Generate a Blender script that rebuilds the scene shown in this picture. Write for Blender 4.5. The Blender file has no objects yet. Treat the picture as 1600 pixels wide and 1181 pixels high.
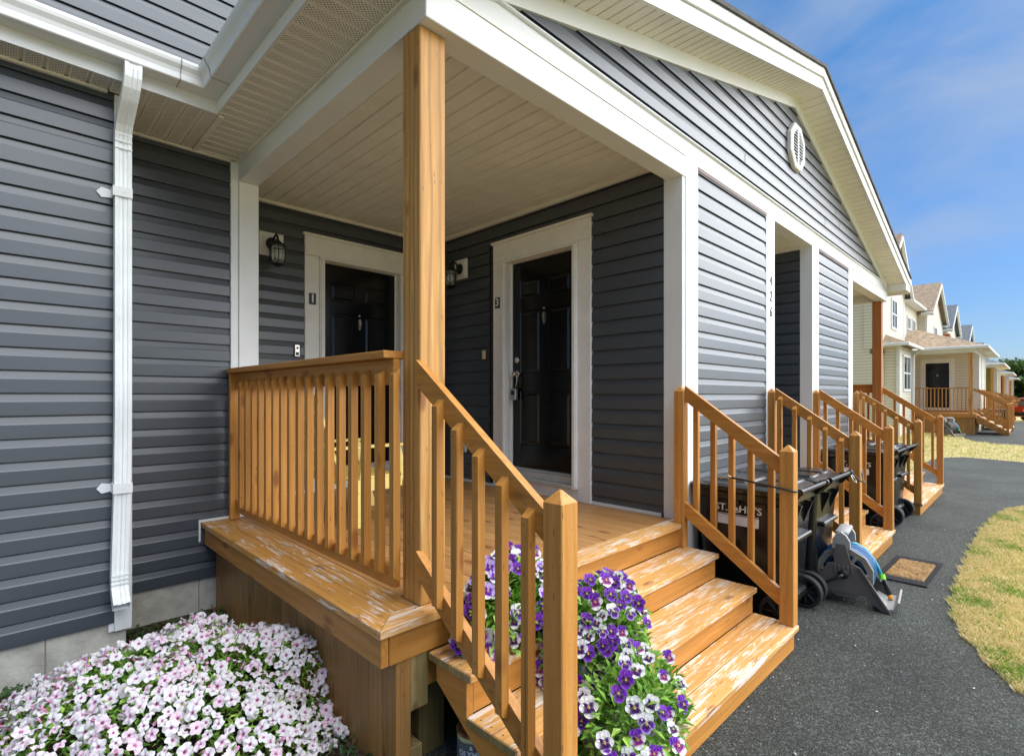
import bpy, bmesh, math, random
from mathutils import Vector, Matrix
R=math.radians; rnd=random.Random(7)
scene=bpy.context.scene; COL=scene.collection
# ---------------------------------------------------------------- camera, sky, sun, exposure
# heights are measured from the deck boards (z = 0); the ground lies at z = G
G=-0.715
cam_d=bpy.data.cameras.new('camera'); cam=bpy.data.objects.new('camera',cam_d); COL.objects.link(cam)
cam.location=(0,0,1.0); cam.rotation_euler=(R(90),0,R(45.295-90))
cam_d.sensor_fit='HORIZONTAL'; cam_d.sensor_width=36; cam_d.lens=36*814.9/1600
cam_d.shift_y=27.84/1600; cam_d.clip_start=0.05; cam_d.clip_end=2000
scene.camera=cam
SUN_EL,SUN_AZ=50,138     # azimuth clockwise from +Y
world=bpy.data.worlds.new("World"); scene.world=world; world.use_nodes=True
def build_sky():
    nt=world.node_tree; N=nt.nodes; L=nt.links; N.clear()
    out=N.new('ShaderNodeOutputWorld'); bg=N.new('ShaderNodeBackground'); bg.inputs[1].default_value=0.080
    sky=N.new('ShaderNodeTexSky'); sky.sky_type='NISHITA'; sky.sun_disc=False
    sky.sun_elevation=R(SUN_EL); sky.sun_rotation=R(SUN_AZ); sky.air_density=1.0; sky.dust_density=0.3; sky.ozone_density=3.0
    tc=N.new('ShaderNodeTexCoord'); mp=N.new('ShaderNodeMapping'); mp.inputs['Scale'].default_value=(1.0,1.0,2.0); mp.inputs['Rotation'].default_value=(0.25,0.1,0.6)
    n1=N.new('ShaderNodeTexNoise'); n1.inputs['Scale'].default_value=3.4; n1.inputs['Detail'].default_value=7; n1.inputs['Roughness'].default_value=0.5; n1.inputs['Distortion'].default_value=0.3
    cr=N.new('ShaderNodeValToRGB'); cr.color_ramp.elements[0].position=0.36; cr.color_ramp.elements[1].position=0.64
    cr.color_ramp.elements[1].color=(0.62,0.62,0.62,1)
    L.new(tc.outputs['Generated'],mp.inputs[0]); L.new(mp.outputs[0],n1.inputs[0]); L.new(n1.outputs[0],cr.inputs[0])
    mix=N.new('ShaderNodeMix'); mix.data_type='RGBA'
    mix.inputs[7].default_value=(2.3,2.65,3.3,1)
    sx=N.new('ShaderNodeSeparateXYZ'); L.new(tc.outputs['Generated'],sx.inputs[0])
    hr=N.new('ShaderNodeValToRGB'); e=hr.color_ramp.elements; e[0].position=0.0; e[0].color=(.33,.40,.53,1); e[1].position=.55; e[1].color=(.36,.60,.74,1); k=e.new(.2); k.color=(.37,.49,.63,1); L.new(sx.outputs[2],hr.inputs[0])
    mh=N.new('ShaderNodeMix'); mh.data_type='RGBA'; mh.blend_type='MULTIPLY'; mh.inputs[0].default_value=1; L.new(sky.outputs[0],mh.inputs[6]); L.new(hr.outputs[0],mh.inputs[7])
    L.new(cr.outputs[0],mix.inputs[0]); L.new(mh.outputs[2],mix.inputs[6]); L.new(mix.outputs[2],bg.inputs[0]); L.new(bg.outputs[0],out.inputs[0])
build_sky()
sd=bpy.data.lights.new('sun','SUN'); sd.energy=2.9; sd.angle=R(95); sd.color=(1.0,0.985,0.96)
so=bpy.data.objects.new('sun',sd); COL.objects.link(so)
so.rotation_euler=(R(90-SUN_EL),0,R(180-SUN_AZ)); so.location=(0,-20,30)
vs=scene.view_settings; vs.view_transform='Standard'; vs.look='None'; vs.gamma=1; vs.use_curve_mapping=False; vs.exposure=1.44
scene.render.resolution_x=1024; scene.render.resolution_y=755

# ---------------------------------------------------------------- mesh helpers
class MB:
    def __init__(s): s.v=[]; s.f=[]; s.m=[]; s.mi=0; s.xf=None; s.col=None
    def _v(s,pts):
        b=len(s.v)
        for p in pts:
            p=Vector(p)
            if s.xf is not None: p=s.xf@p
            s.v.append(tuple(p))
        return b
    def face(s,idx): s.f.append(tuple(idx)); s.m.append(s.mi)
    def poly(s,pts): b=s._v(pts); s.face(range(b,b+len(pts)))
    def box(s,x0,x1,y0,y1,z0,z1,ch=0.0):
        if x0>x1:x0,x1=x1,x0
        if y0>y1:y0,y1=y1,y0
        if z0>z1:z0,z1=z1,z0
        ch=min(ch,(x1-x0)*.3,(y1-y0)*.3,(z1-z0)*.3)
        if ch<=0:
            b=s._v([(x,y,z) for x in(x0,x1) for y in(y0,y1) for z in(z0,z1)])
            for q in((0,1,3,2),(4,6,7,5),(0,4,5,1),(2,3,7,6),(0,2,6,4),(1,5,7,3)): s.face([b+i for i in q])
            return s
        X=(x0,x1);Y=(y0,y1);Z=(z0,z1); pts=[]; ix={}
        for i in(0,1):
            for j in(0,1):
                for k in(0,1):
                    sx,sy,sz=(1,-1)[i],(1,-1)[j],(1,-1)[k]
                    for a in range(3):
                        ix[(i,j,k,a)]=len(pts)
                        pts.append((X[i]+(0 if a==0 else sx*ch),Y[j]+(0 if a==1 else sy*ch),Z[k]+(0 if a==2 else sz*ch)))
        b=s._v(pts); g=lambda *t:b+ix[t]
        for i in(0,1):
            s.face([g(i,0,0,0),g(i,1,0,0),g(i,1,1,0),g(i,0,1,0)])
            s.face([g(0,i,0,1),g(1,i,0,1),g(1,i,1,1),g(0,i,1,1)])
            s.face([g(0,0,i,2),g(1,0,i,2),g(1,1,i,2),g(0,1,i,2)])
        for i in(0,1):
            for j in(0,1):
                s.face([g(i,j,0,0),g(i,j,0,1),g(i,j,1,1),g(i,j,1,0)])
                s.face([g(i,0,j,0),g(i,0,j,2),g(i,1,j,2),g(i,1,j,0)])
                s.face([g(0,i,j,1),g(0,i,j,2),g(1,i,j,2),g(1,i,j,1)])
                for k in(0,1): s.face([g(i,j,k,0),g(i,j,k,1),g(i,j,k,2)])
        return s
    def prism(s,poly,axis,a0,a1):
        def P(p,a):
            return {'x':(a,p[0],p[1]),'y':(p[0],a,p[1]),'z':(p[0],p[1],a)}[axis]
        n=len(poly); b=s._v([P(p,a0) for p in poly]+[P(p,a1) for p in poly])
        s.face([b+i for i in range(n)][::-1]); s.face([b+n+i for i in range(n)])
        for i in range(n): j=(i+1)%n; s.face([b+i,b+j,b+n+j,b+n+i])
        return s
    def loft(s,rings,cap=True):
        n=len(rings[0]); bs=[s._v(r) for r in rings]
        for a,b in zip(bs,bs[1:]):
            for i in range(n): j=(i+1)%n; s.face([a+i,a+j,b+j,b+i])
        if cap: s.face([bs[0]+i for i in range(n)][::-1]); s.face([bs[-1]+i for i in range(n)])
        return s
    def tube(s,pts,r,n=8,cap=True,closed=False):
        pts=[Vector(p) for p in pts]; rings=[]; prev=None
        for i,p in enumerate(pts):
            a=pts[i-1] if (i>0 or closed) else p; c=pts[(i+1)%len(pts)] if (i<len(pts)-1 or closed) else p
            t=(c-a).normalized()
            if prev is None:
                u=t.cross(Vector((0,0,1)))
                if u.length<1e-3: u=t.cross(Vector((0,1,0)))
            else: u=prev-t*prev.dot(t)
            u.normalize(); prev=u; w=t.cross(u)
            rr=r[i] if isinstance(r,(list,tuple)) else r
            rings.append([p+(u*math.cos(2*math.pi*k/n)+w*math.sin(2*math.pi*k/n))*rr for k in range(n)])
        if closed: rings.append(rings[0])
        return s.loft(rings,cap and not closed)
    def lathe(s,prof,c,axis='z',n=20,cap=True):
        c=Vector(c); rings=[]
        for r,h in prof:
            ring=[]
            for k in range(n):
                a=2*math.pi*k/n; x,y=r*math.cos(a),r*math.sin(a)
                ring.append(c+Vector({'z':(x,y,h),'x':(h,x,y),'y':(x,h,y)}[axis]))
            rings.append(ring)
        return s.loft(rings,cap)
    def screws(s,pts,axis='z',r=.0042):
        s.mi=1
        for p in pts: s.lathe([(r,.0006 if axis=='z' else -.0006),(r*.6,-.0005 if axis=='z' else .0005)],p,axis,7)
        s.mi=0; return s
    def build(s,name,mat,parent=None,smooth=False,fix=True,loc=None,autos=None):
        me=bpy.data.meshes.new(name); me.from_pydata(s.v,[],s.f)
        mats=mat if isinstance(mat,(list,tuple)) else [mat]
        for m in mats: me.materials.append(m)
        if len(mats)>1: me.polygons.foreach_set('material_index',s.m)
        if s.col is not None:
            ca=me.color_attributes.new('Col','FLOAT_COLOR','POINT'); flat=[]
            for c in s.col: flat+=[c[0],c[1],c[2],1]
            ca.data.foreach_set('color',flat)
        if fix:
            bm=bmesh.new(); bm.from_mesh(me); bmesh.ops.recalc_face_normals(bm,faces=bm.faces); bm.to_mesh(me); bm.free()
        if smooth or autos: me.polygons.foreach_set('use_smooth',[True]*len(me.polygons))
        if autos:
            try: me.set_sharp_from_angle(angle=R(autos))
            except Exception: pass
        me.update()
        o=bpy.data.objects.new(name,me); COL.objects.link(o)
        if loc is not None: o.location=loc
        if parent: put(o,parent)
        return o
def put(o,parent):
    o.parent=parent
    o.matrix_parent_inverse=WM(parent).inverted()
def WM(o):
    m=Matrix.LocRotScale(o.location,o.rotation_euler,o.scale)
    if o.parent: m=WM(o.parent)@o.matrix_parent_inverse@m
    return m
def tag(o,label=None,cat=None,group=None,kind=None):
    if label: o['label']=label
    if cat: o['category']=cat
    if group: o['group']=group
    if kind: o['kind']=kind
    return o
def thing(name,label,cat,loc=(0,0,0),rz=0,group=None):
    o=bpy.data.objects.new(name,None); COL.objects.link(o); o.empty_display_size=.1
    o.location=loc; o.rotation_euler=(0,0,rz); return tag(o,label,cat,group)
def kids(o): return [c for c in ALLK.get(o.name,[])]
ALLK={}
def link_copy(o,parent=None):
    c=o.copy(); COL.objects.link(c)
    if parent: c.parent=parent
    for ch in list(o.children): link_copy(ch,c)
    return c
def move_copy(root,loc,rz=None,label=None,group=None):
    bpy.context.view_layer.update()
    c=link_copy(root); c.location=loc
    if rz is not None: c.rotation_euler=(0,0,rz)
    if label: c['label']=label
    if group: c['group']=group
    return c
def rrect(cx,cy,hx,hy,r,z,n=4):
    out=[]
    for qx,qy,a0 in((1,1,0),(-1,1,90),(-1,-1,180),(1,-1,270)):
        for k in range(n+1):
            a=R(a0+90*k/n); out.append((cx+qx*(hx-r)+r*math.cos(a),cy+qy*(hy-r)+r*math.sin(a),z))
    return out
def text_mb(mb,txt,size,place,depth=.002,align='CENTER',spacing=1.0,xscale=1.0,shear=0,bold=0):
    cu=bpy.data.curves.new('lettering','FONT'); cu.body=txt; cu.size=size; cu.extrude=depth; cu.align_x=align; cu.align_y='CENTER'; cu.space_character=spacing; cu.shear=shear; cu.offset=bold; cu.resolution_u=3
    o=bpy.data.objects.new('lettering',cu); COL.objects.link(o); bpy.context.view_layer.update()
    me=bpy.data.meshes.new_from_object(o.evaluated_get(bpy.context.evaluated_depsgraph_get()))
    b=len(mb.v)
    for v in me.vertices:
        p=Vector((v.co.x*xscale,v.co.y,v.co.z)); p=place@p
        if mb.xf is not None: p=mb.xf@p
        mb.v.append(tuple(p))
    for f in me.polygons: mb.face([b+i for i in f.vertices])
    bpy.data.objects.remove(o); bpy.data.curves.remove(cu); bpy.data.meshes.remove(me)
# orientation matrices: text upright, facing -Y (south) or -X (west)
def face_south(p): return Matrix.Translation(p)@Matrix.Rotation(R(90),4,'X')
def face_west(p): return Matrix.Translation(p)@Matrix.Rotation(R(-90),4,'Z')@Matrix.Rotation(R(90),4,'X')

# ---------------------------------------------------------------- materials
def newmat(name):
    m=bpy.data.materials.new(name); m.use_nodes=True; nt=m.node_tree; return m,nt.nodes,nt.links,nt.nodes['Principled BSDF']
def rgba(c): return (c[0],c[1],c[2],1)
def simple(name,c,rough=.5,metal=0,nscale=8,nvar=.12,bump=0,bscale=60,spec=.5,coat=0,stretch=(1,1,1),coatr=.03,coati=1.5):
    m,N,L,B=newmat(name)
    B.inputs['Roughness'].default_value=rough; B.inputs['Metallic'].default_value=metal; B.inputs['Specular IOR Level'].default_value=spec
    B.inputs['Coat Weight'].default_value=coat; B.inputs['Coat Roughness'].default_value=coatr; B.inputs['Coat IOR'].default_value=coati
    tc=N.new('ShaderNodeTexCoord'); mp=N.new('ShaderNodeMapping'); mp.inputs['Scale'].default_value=stretch; L.new(tc.outputs['Object'],mp.inputs[0])
    n=N.new('ShaderNodeTexNoise'); n.inputs['Scale'].default_value=nscale; n.inputs['Detail'].default_value=5; L.new(mp.outputs[0],n.inputs[0])
    r=N.new('ShaderNodeValToRGB'); r.color_ramp.elements[0].position=.3; r.color_ramp.elements[1].position=.7
    r.color_ramp.elements[0].color=rgba([x*(1-nvar) for x in c]); r.color_ramp.elements[1].color=rgba([min(1,x*(1+nvar)) for x in c])
    L.new(n.outputs[0],r.inputs[0]); L.new(r.outputs[0],B.inputs['Base Color'])
    if bump:
        n2=N.new('ShaderNodeTexNoise'); n2.inputs['Scale'].default_value=bscale; n2.inputs['Detail'].default_value=4; L.new(mp.outputs[0],n2.inputs[0])
        b=N.new('ShaderNodeBump'); b.inputs['Strength'].default_value=bump; b.inputs['Distance'].default_value=.01; L.new(n2.outputs[0],b.inputs['Height']); L.new(b.outputs[0],B.inputs['Normal'])
    return m
def wood(name,axis,c1,c2,worn=0,wet=.45,knots=True,dirt=0,incise=False,wscale=1.0,rings=.28):
    """stained softwood, grain along axis; worn = amount of bare weathered wood"""
    m,N,L,B=newmat(name); B.inputs['Roughness'].default_value=wet; B.inputs['Specular IOR Level'].default_value=.35
    tc=N.new('ShaderNodeTexCoord'); oi=N.new('ShaderNodeObjectInfo')
    ad=N.new('ShaderNodeVectorMath'); ad.operation='MULTIPLY_ADD'
    cb=N.new('ShaderNodeCombineXYZ')
    for i in range(3): L.new(oi.outputs['Random'],cb.inputs[i])
    ad.inputs[1].default_value=(7.3,9.1,5.7); L.new(cb.outputs[0],ad.inputs[0]); L.new(tc.outputs['Object'],ad.inputs[2])
    def mapped(s_across,s_along):
        mp=N.new('ShaderNodeMapping'); s=[s_across]*3; s['xyz'.index(axis)]=s_along; mp.inputs['Scale'].default_value=s; L.new(ad.outputs[0],mp.inputs[0]); return mp.outputs[0]
    def noise(vec,scale,detail=6,rough=.6,dist=0):
        n=N.new('ShaderNodeTexNoise'); n.inputs['Scale'].default_value=scale; n.inputs['Detail'].default_value=detail; n.inputs['Roughness'].default_value=rough; n.inputs['Distortion'].default_value=dist; L.new(vec,n.inputs[0]); return n.outputs[0]
    def ramp(x,stops):
        r=N.new('ShaderNodeValToRGB'); e=r.color_ramp.elements
        e[0].position,e[0].color=stops[0][0],rgba(stops[0][1]); e[1].position,e[1].color=stops[-1][0],rgba(stops[-1][1])
        for p,c in stops[1:-1]:
            k=e.new(p); k.color=rgba(c)
        L.new(x,r.inputs[0]); return r.outputs[0]
    def mixc(f,a,b,mode='MIX',fac=None):
        x=N.new('ShaderNodeMix'); x.data_type='RGBA'; x.blend_type=mode
        if f is None: x.inputs[0].default_value=fac
        else: L.new(f,x.inputs[0])
        for k,q in((6,a),(7,b)):
            if hasattr(q,'links') or hasattr(q,'node'): L.new(q,x.inputs[k])
            else: x.inputs[k].default_value=rgba(q)
        return x.outputs[2]
    grain=noise(mapped(34,1.6),1.0,7,.62,.6)
    base=ramp(grain,[(.28,[v*.80 for v in c1]),(.5,c1),(.72,c2)])
    broad=noise(mapped(3,.9),1.2,3,.5)
    base=mixc(ramp(broad,[(.35,(0,0,0)),(.7,(.3,.3,.3))]),base,[v*.72 for v in c1])
    wv=N.new('ShaderNodeTexWave'); wv.wave_type='RINGS'; wv.rings_direction=axis.upper(); wv.inputs['Scale'].default_value=1.0; wv.inputs['Distortion'].default_value=5.5; wv.inputs['Detail'].default_value=3; wv.inputs['Detail Scale'].default_value=.9; L.new(mapped(9,1.1),wv.inputs[0])
    base=mixc(ramp(wv.outputs['Fac'],[(.0,(rings,)*3),(.35,(rings*.12,)*3),(1,(0,0,0))]),base,[v*.55 for v in c1])
    ck=noise(mapped(55,.7),1.0,2,.4,.3)
    base=mixc(ramp(ck,[(.735,(0,0,0)),(.76,(.6,.6,.6))]),base,[v*.22 for v in c1])
    # per-board tone
    hs=N.new('ShaderNodeHueSaturation'); mr=N.new('ShaderNodeMapRange'); mr.inputs[3].default_value=.86; mr.inputs[4].default_value=1.12
    L.new(oi.outputs['Random'],mr.inputs[0]); L.new(mr.outputs[0],hs.inputs['Value']); L.new(base,hs.inputs['Color']); base=hs.outputs[0]
    if knots:
        vo=N.new('ShaderNodeTexVoronoi'); vo.inputs['Scale'].default_value=1.0; L.new(mapped(7,2.6),vo.inputs[0])
        k=ramp(vo.outputs['Distance'],[(.0,(.9,.9,.9)),(.11,(.7,.7,.7)),(.19,(0,0,0))])
        base=mixc(k,base,[c1[0]*.42,c1[1]*.30,c1[2]*.3])
    v3=N.new('ShaderNodeTexVoronoi'); v3.inputs['Scale'].default_value=1; L.new(mapped(24,7),v3.inputs[0])
    base=mixc(ramp(v3.outputs['Distance'],[(.0,(.7,.7,.7)),(.08,(.5,.5,.5)),(.125,(0,0,0))]),base,[c1[0]*.35,c1[1]*.28,c1[2]*.3])
    if incise:
        v2=N.new('ShaderNodeTexVoronoi'); v2.inputs['Scale'].default_value=1; L.new(mapped(85,30),v2.inputs[0])
        k2=ramp(v2.outputs['Distance'],[(.0,(.75,.75,.75)),(.24,(0,0,0))])
        base=mixc(k2,base,[v*.45 for v in c1])
    if dirt:
        dn=noise(mapped(5,2),1.5,5,.7); base=mixc(ramp(dn,[(.5,(0,0,0)),(.75,(dirt,dirt,dirt))]),base,(.13,.12,.05))
    if worn:
        wn=noise(mapped(42*wscale,4.2*wscale),1.0,10,.72,.9); wl=noise(mapped(7,2.2),1.0,4,.6)
        ma=N.new('ShaderNodeMath'); ma.operation='MULTIPLY_ADD'; ma.inputs[1].default_value=.6; L.new(wl,ma.inputs[0]); L.new(wn,ma.inputs[2])
        t=.97-worn*.3
        k=ramp(ma.outputs[0],[(t,(0,0,0)),(t+.05,(.75,.75,.75)),(1,(1,1,1))]) if t<.95 else ramp(ma.outputs[0],[(t,(0,0,0)),(1,(1,1,1))])
        pale=ramp(grain,[(.3,(.50,.42,.33)),(.6,(.78,.72,.63))])
        base=mixc(k,base,pale)
        rr=N.new('ShaderNodeMix'); rr.data_type='FLOAT'; L.new(k,rr.inputs[0]); rr.inputs[2].default_value=wet; rr.inputs[3].default_value=.85; L.new(rr.outputs[0],B.inputs['Roughness'])
    L.new(base,B.inputs['Base Color'])
    bp=N.new('ShaderNodeBump'); bp.inputs['Strength'].default_value=.4; bp.inputs['Distance'].default_value=.004; L.new(grain,bp.inputs['Height']); L.new(bp.outputs[0],B.inputs['Normal'])
    return m
ST1=(.54,.235,.046); ST2=(.64,.305,.075)
W={a:wood('stained_wood_'+a,a,ST1,ST2) for a in 'xyz'}
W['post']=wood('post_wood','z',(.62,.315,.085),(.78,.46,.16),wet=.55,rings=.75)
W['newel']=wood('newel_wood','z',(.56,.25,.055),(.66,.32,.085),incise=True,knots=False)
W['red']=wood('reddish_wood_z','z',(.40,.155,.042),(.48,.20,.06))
W['tread']=wood('worn_tread_wood','x',(.64,.335,.10),(.74,.43,.16),worn=.52,wscale=1.0)
W['ledge']=wood('worn_ledge_wood','y',(.56,.275,.065),(.66,.35,.10),worn=.40,wscale=1.0)
W['deck']=wood('deck_board_wood','y',(.46,.235,.08),(.56,.31,.125))
W['skirt']=wood('skirt_wood','z',(.38,.19,.058),(.47,.25,.08),dirt=.5)
W['old']=wood('mossy_post_wood','z',(.16,.12,.045),(.27,.2,.085),dirt=.9)
W['end']=wood('cut_end_wood','z',(.32,.23,.09),(.45,.33,.15),dirt=.8)
SCR=simple('rusty_screw',(.07,.045,.03),rough=.7)
SID=simple('slate_vinyl_siding',(.037,.048,.062),rough=.52,nscale=2.2,nvar=.08,bump=.05,bscale=220,spec=.5,coat=.7,coatr=.32,coati=1.6,stretch=(1,1,6))
WHT=simple('white_aluminium_trim',(.74,.76,.755),rough=.5,nscale=2.5,nvar=.035,bump=.03,bscale=40)
COLM=simple('white_column_cladding',(.85,.87,.86),rough=.55,nscale=3,nvar=.04,bump=.03,bscale=30)
CAS=simple('door_casing_paint',(.82,.82,.79),rough=.5,nscale=6,nvar=.05,bump=.05,bscale=30)
SOF=simple('soffit_vinyl',(.78,.76,.68),rough=.55,nscale=4,nvar=.05)
CEI=simple('porch_ceiling_vinyl',(.80,.79,.72),rough=.6,nscale=4,nvar=.05,bump=.04,bscale=200)
CON=simple('foundation_concrete',(.43,.42,.37),rough=.9,nscale=9,nvar=.22,bump=.5,bscale=45)
BLK=simple('gloss_black_door_paint',(.003,.003,.0035),rough=.15,nscale=4,nvar=.1,spec=.45,bump=.01,bscale=9)
IRON=simple('black_metal',(.010,.010,.011),rough=.4)
NICK=simple('brushed_nickel',(.62,.58,.50),rough=.25,metal=1)
PBLK=simple('bin_plastic',(.008,.008,.0085),rough=.24,nscale=5,nvar=.3,bump=.05,bscale=120)
RUB=simple('rubber',(.018,.018,.020),rough=.75,bump=.2,bscale=80)
LBL=simple('bin_lettering',(.78,.80,.82),rough=.5)
YEL=simple('yellow_chair_paint',(.84,.68,.22),rough=.45,nvar=.05)
GRY=simple('reel_grey_plastic',(.125,.112,.105),rough=.45,nvar=.08)
GRYL=simple('reel_pale_plastic',(.33,.325,.315),rough=.5,nvar=.1,bump=.1)
BEI=simple('reel_flange_plastic',(.26,.245,.20),rough=.5)
HOS=simple('hose_blue',(.010,.10,.27),rough=.28,nscale=20,nvar=.25)
HOG=simple('hose_teal',(.02,.32,.42),rough=.3)
LIM=simple('lime_plastic',(.25,.75,.03),rough=.4)
ORA=simple('orange_plastic',(.85,.32,.01),rough=.4)
def mat_holes(ax):
    m,N,L,B=newmat('perforated_soffit_'+'xy'[ax]); B.inputs['Roughness'].default_value=.55
    tc=N.new('ShaderNodeTexCoord'); se=N.new('ShaderNodeSeparateXYZ'); L.new(tc.outputs['Object'],se.inputs[0])
    def sn(o,k):
        a=N.new('ShaderNodeMath'); a.operation='MULTIPLY'; a.inputs[1].default_value=k; L.new(o,a.inputs[0]); b=N.new('ShaderNodeMath'); b.operation='SINE'; L.new(a.outputs[0],b.inputs[0]); return b.outputs[0]
    p=N.new('ShaderNodeMath'); p.operation='MULTIPLY'; L.new(sn(se.outputs[0],2*math.pi/.022),p.inputs[0]); L.new(sn(se.outputs[1],2*math.pi/.022),p.inputs[1])
    md=N.new('ShaderNodeMath'); md.operation='MULTIPLY'; md.inputs[1].default_value=10; L.new(se.outputs[ax],md.inputs[0]); fr=N.new('ShaderNodeMath'); fr.operation='FRACT'; L.new(md.outputs[0],fr.inputs[0])
    ct=N.new('ShaderNodeMath'); ct.operation='COMPARE'; ct.inputs[1].default_value=.5; ct.inputs[2].default_value=.33; L.new(fr.outputs[0],ct.inputs[0])
    pm=N.new('ShaderNodeMath'); pm.operation='MULTIPLY'; L.new(p.outputs[0],pm.inputs[0]); L.new(ct.outputs[0],pm.inputs[1]); p=pm
    r=N.new('ShaderNodeValToRGB'); r.color_ramp.elements[0].position=.42; r.color_ramp.elements[0].color=(.80,.78,.70,1); r.color_ramp.elements[1].position=.55; r.color_ramp.elements[1].color=(.045,.042,.038,1)
    L.new(p.outputs[0],r.inputs[0]); L.new(r.outputs[0],B.inputs['Base Color']); return m
PERFX=mat_holes(0); PERFY=mat_holes(1)
def mat_asphalt():
    m,N,L,B=newmat('asphalt'); B.inputs['Roughness'].default_value=.82; B.inputs['Specular IOR Level'].default_value=.35
    tc=N.new('ShaderNodeTexCoord')
    vo=N.new('ShaderNodeTexVoronoi'); vo.inputs['Scale'].default_value=120; L.new(tc.outputs['Object'],vo.inputs[0])
    sp=N.new('ShaderNodeSeparateColor'); L.new(vo.outputs['Color'],sp.inputs[0])
    r=N.new('ShaderNodeValToRGB'); e=r.color_ramp.elements; e[0].position=0; e[0].color=(.017,.018,.015,1); e[1].position=1.0; e[1].color=(.15,.155,.15,1); k=e.new(.55); k.color=(.036,.036,.031,1); k=e.new(.97); k.color=(.085,.092,.086,1)
    L.new(sp.outputs[0],r.inputs[0])
    n=N.new('ShaderNodeTexNoise'); n.inputs['Scale'].default_value=1.1; n.inputs['Detail'].default_value=7; n.inputs['Roughness'].default_value=.6; L.new(tc.outputs['Object'],n.inputs[0])
    r2=N.new('ShaderNodeValToRGB'); r2.color_ramp.elements[0].position=.3; r2.color_ramp.elements[0].color=(.72,.74,.74,1); r2.color_ramp.elements[1].position=.72; r2.color_ramp.elements[1].color=(1.45,1.55,1.48,1); L.new(n.outputs[0],r2.inputs[0])
    mx=N.new('ShaderNodeMix'); mx.data_type='RGBA'; mx.blend_type='MULTIPLY'; mx.inputs[0].default_value=1; L.new(r.outputs[0],mx.inputs[6]); L.new(r2.outputs[0],mx.inputs[7]); L.new(mx.outputs[2],B.inputs['Base Color'])
    n3=N.new('ShaderNodeTexNoise'); n3.inputs['Scale'].default_value=130; n3.inputs['Detail'].default_value=3; L.new(tc.outputs['Object'],n3.inputs[0])
    b=N.new('ShaderNodeBump'); b.inputs['Strength'].default_value=1.0; b.inputs['Distance'].default_value=.012; L.new(n3.outputs[0],b.inputs['Height']); L.new(b.outputs[0],B.inputs['Normal']); return m
ASP=mat_asphalt()
def mat_patch(name,stops,scale=1.6,detail=6,rough=.9,bump=.4,bscale=60):
    m,N,L,B=newmat(name); B.inputs['Roughness'].default_value=rough; B.inputs['Specular IOR Level'].default_value=.2
    tc=N.new('ShaderNodeTexCoord'); n=N.new('ShaderNodeTexNoise'); n.inputs['Scale'].default_value=scale; n.inputs['Detail'].default_value=detail; n.inputs['Roughness'].default_value=.65; L.new(tc.outputs['Object'],n.inputs[0])
    r=N.new('ShaderNodeValToRGB'); e=r.color_ramp.elements; e[0].position,e[0].color=stops[0][0],rgba(stops[0][1]); e[1].position,e[1].color=stops[-1][0],rgba(stops[-1][1])
    for p,c in stops[1:-1]: k=e.new(p); k.color=rgba(c)
    L.new(n.outputs[0],r.inputs[0]); L.new(r.outputs[0],B.inputs['Base Color'])
    n2=N.new('ShaderNodeTexNoise'); n2.inputs['Scale'].default_value=bscale; n2.inputs['Detail'].default_value=5; L.new(tc.outputs['Object'],n2.inputs[0])
    b=N.new('ShaderNodeBump'); b.inputs['Strength'].default_value=bump; b.inputs['Distance'].default_value=.02; L.new(n2.outputs[0],b.inputs['Height']); L.new(b.outputs[0],B.inputs['Normal']); return m
LAWN=mat_patch('dry_lawn_soil',[(.3,(.30,.24,.10)),(.52,(.50,.42,.20)),(.64,(.36,.35,.11)),(.78,(.14,.22,.04))],2.2)
SOIL=mat_patch('bed_soil',[(.3,(.022,.015,.010)),(.55,(.06,.042,.028)),(.75,(.13,.10,.07))],9,bump=.9,bscale=40)
COIR=mat_patch('coir',[(.3,(.20,.11,.04)),(.6,(.42,.26,.11)),(.8,(.50,.34,.16))],14,bump=.8,bscale=260)
def leafmat(name,stops,rough=.5,trans=.25):
    m,N,L,B=newmat(name); B.inputs['Roughness'].default_value=rough; B.inputs['Specular IOR Level'].default_value=.35
    g=N.new('ShaderNodeNewGeometry'); r=N.new('ShaderNodeValToRGB'); e=r.color_ramp.elements; e[0].position,e[0].color=stops[0][0],rgba(stops[0][1]); e[1].position,e[1].color=stops[-1][0],rgba(stops[-1][1])
    for p,c in stops[1:-1]: k=e.new(p); k.color=rgba(c)
    L.new(g.outputs['Random Per Island'],r.inputs[0]); L.new(r.outputs[0],B.inputs['Base Color'])
    tr=N.new('ShaderNodeBsdfTranslucent'); L.new(r.outputs[0],tr.inputs[0]); ms=N.new('ShaderNodeMixShader'); ms.inputs[0].default_value=trans
    L.new(B.outputs[0],ms.inputs[1]); L.new(tr.outputs[0],ms.inputs[2]); L.new(ms.outputs[0],N['Material Output'].inputs[0]); return m
LEAF=leafmat('flower_foliage',[(0,(.08,.20,.02)),(.5,(.17,.37,.04)),(.85,(.31,.52,.08)),(1,(.42,.56,.14))])
WEED=leafmat('weed_foliage',[(0,(.03,.065,.02)),(.4,(.05,.12,.035)),(.7,(.08,.15,.05)),(.85,(.14,.07,.04)),(1,(.17,.13,.05))])
BLADE=leafmat('grass_blades',[(0,(.66,.52,.24)),(.35,(.88,.74,.45)),(.65,(.80,.66,.32)),(.86,(.50,.50,.14)),(1,(.20,.36,.04))],.7)
TREEL=leafmat('tree_foliage',[(0,(.035,.075,.015)),(.5,(.075,.15,.03)),(1,(.15,.25,.05))])
BARK=simple('bark',(.10,.075,.055),rough=.9,bump=.5)
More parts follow.
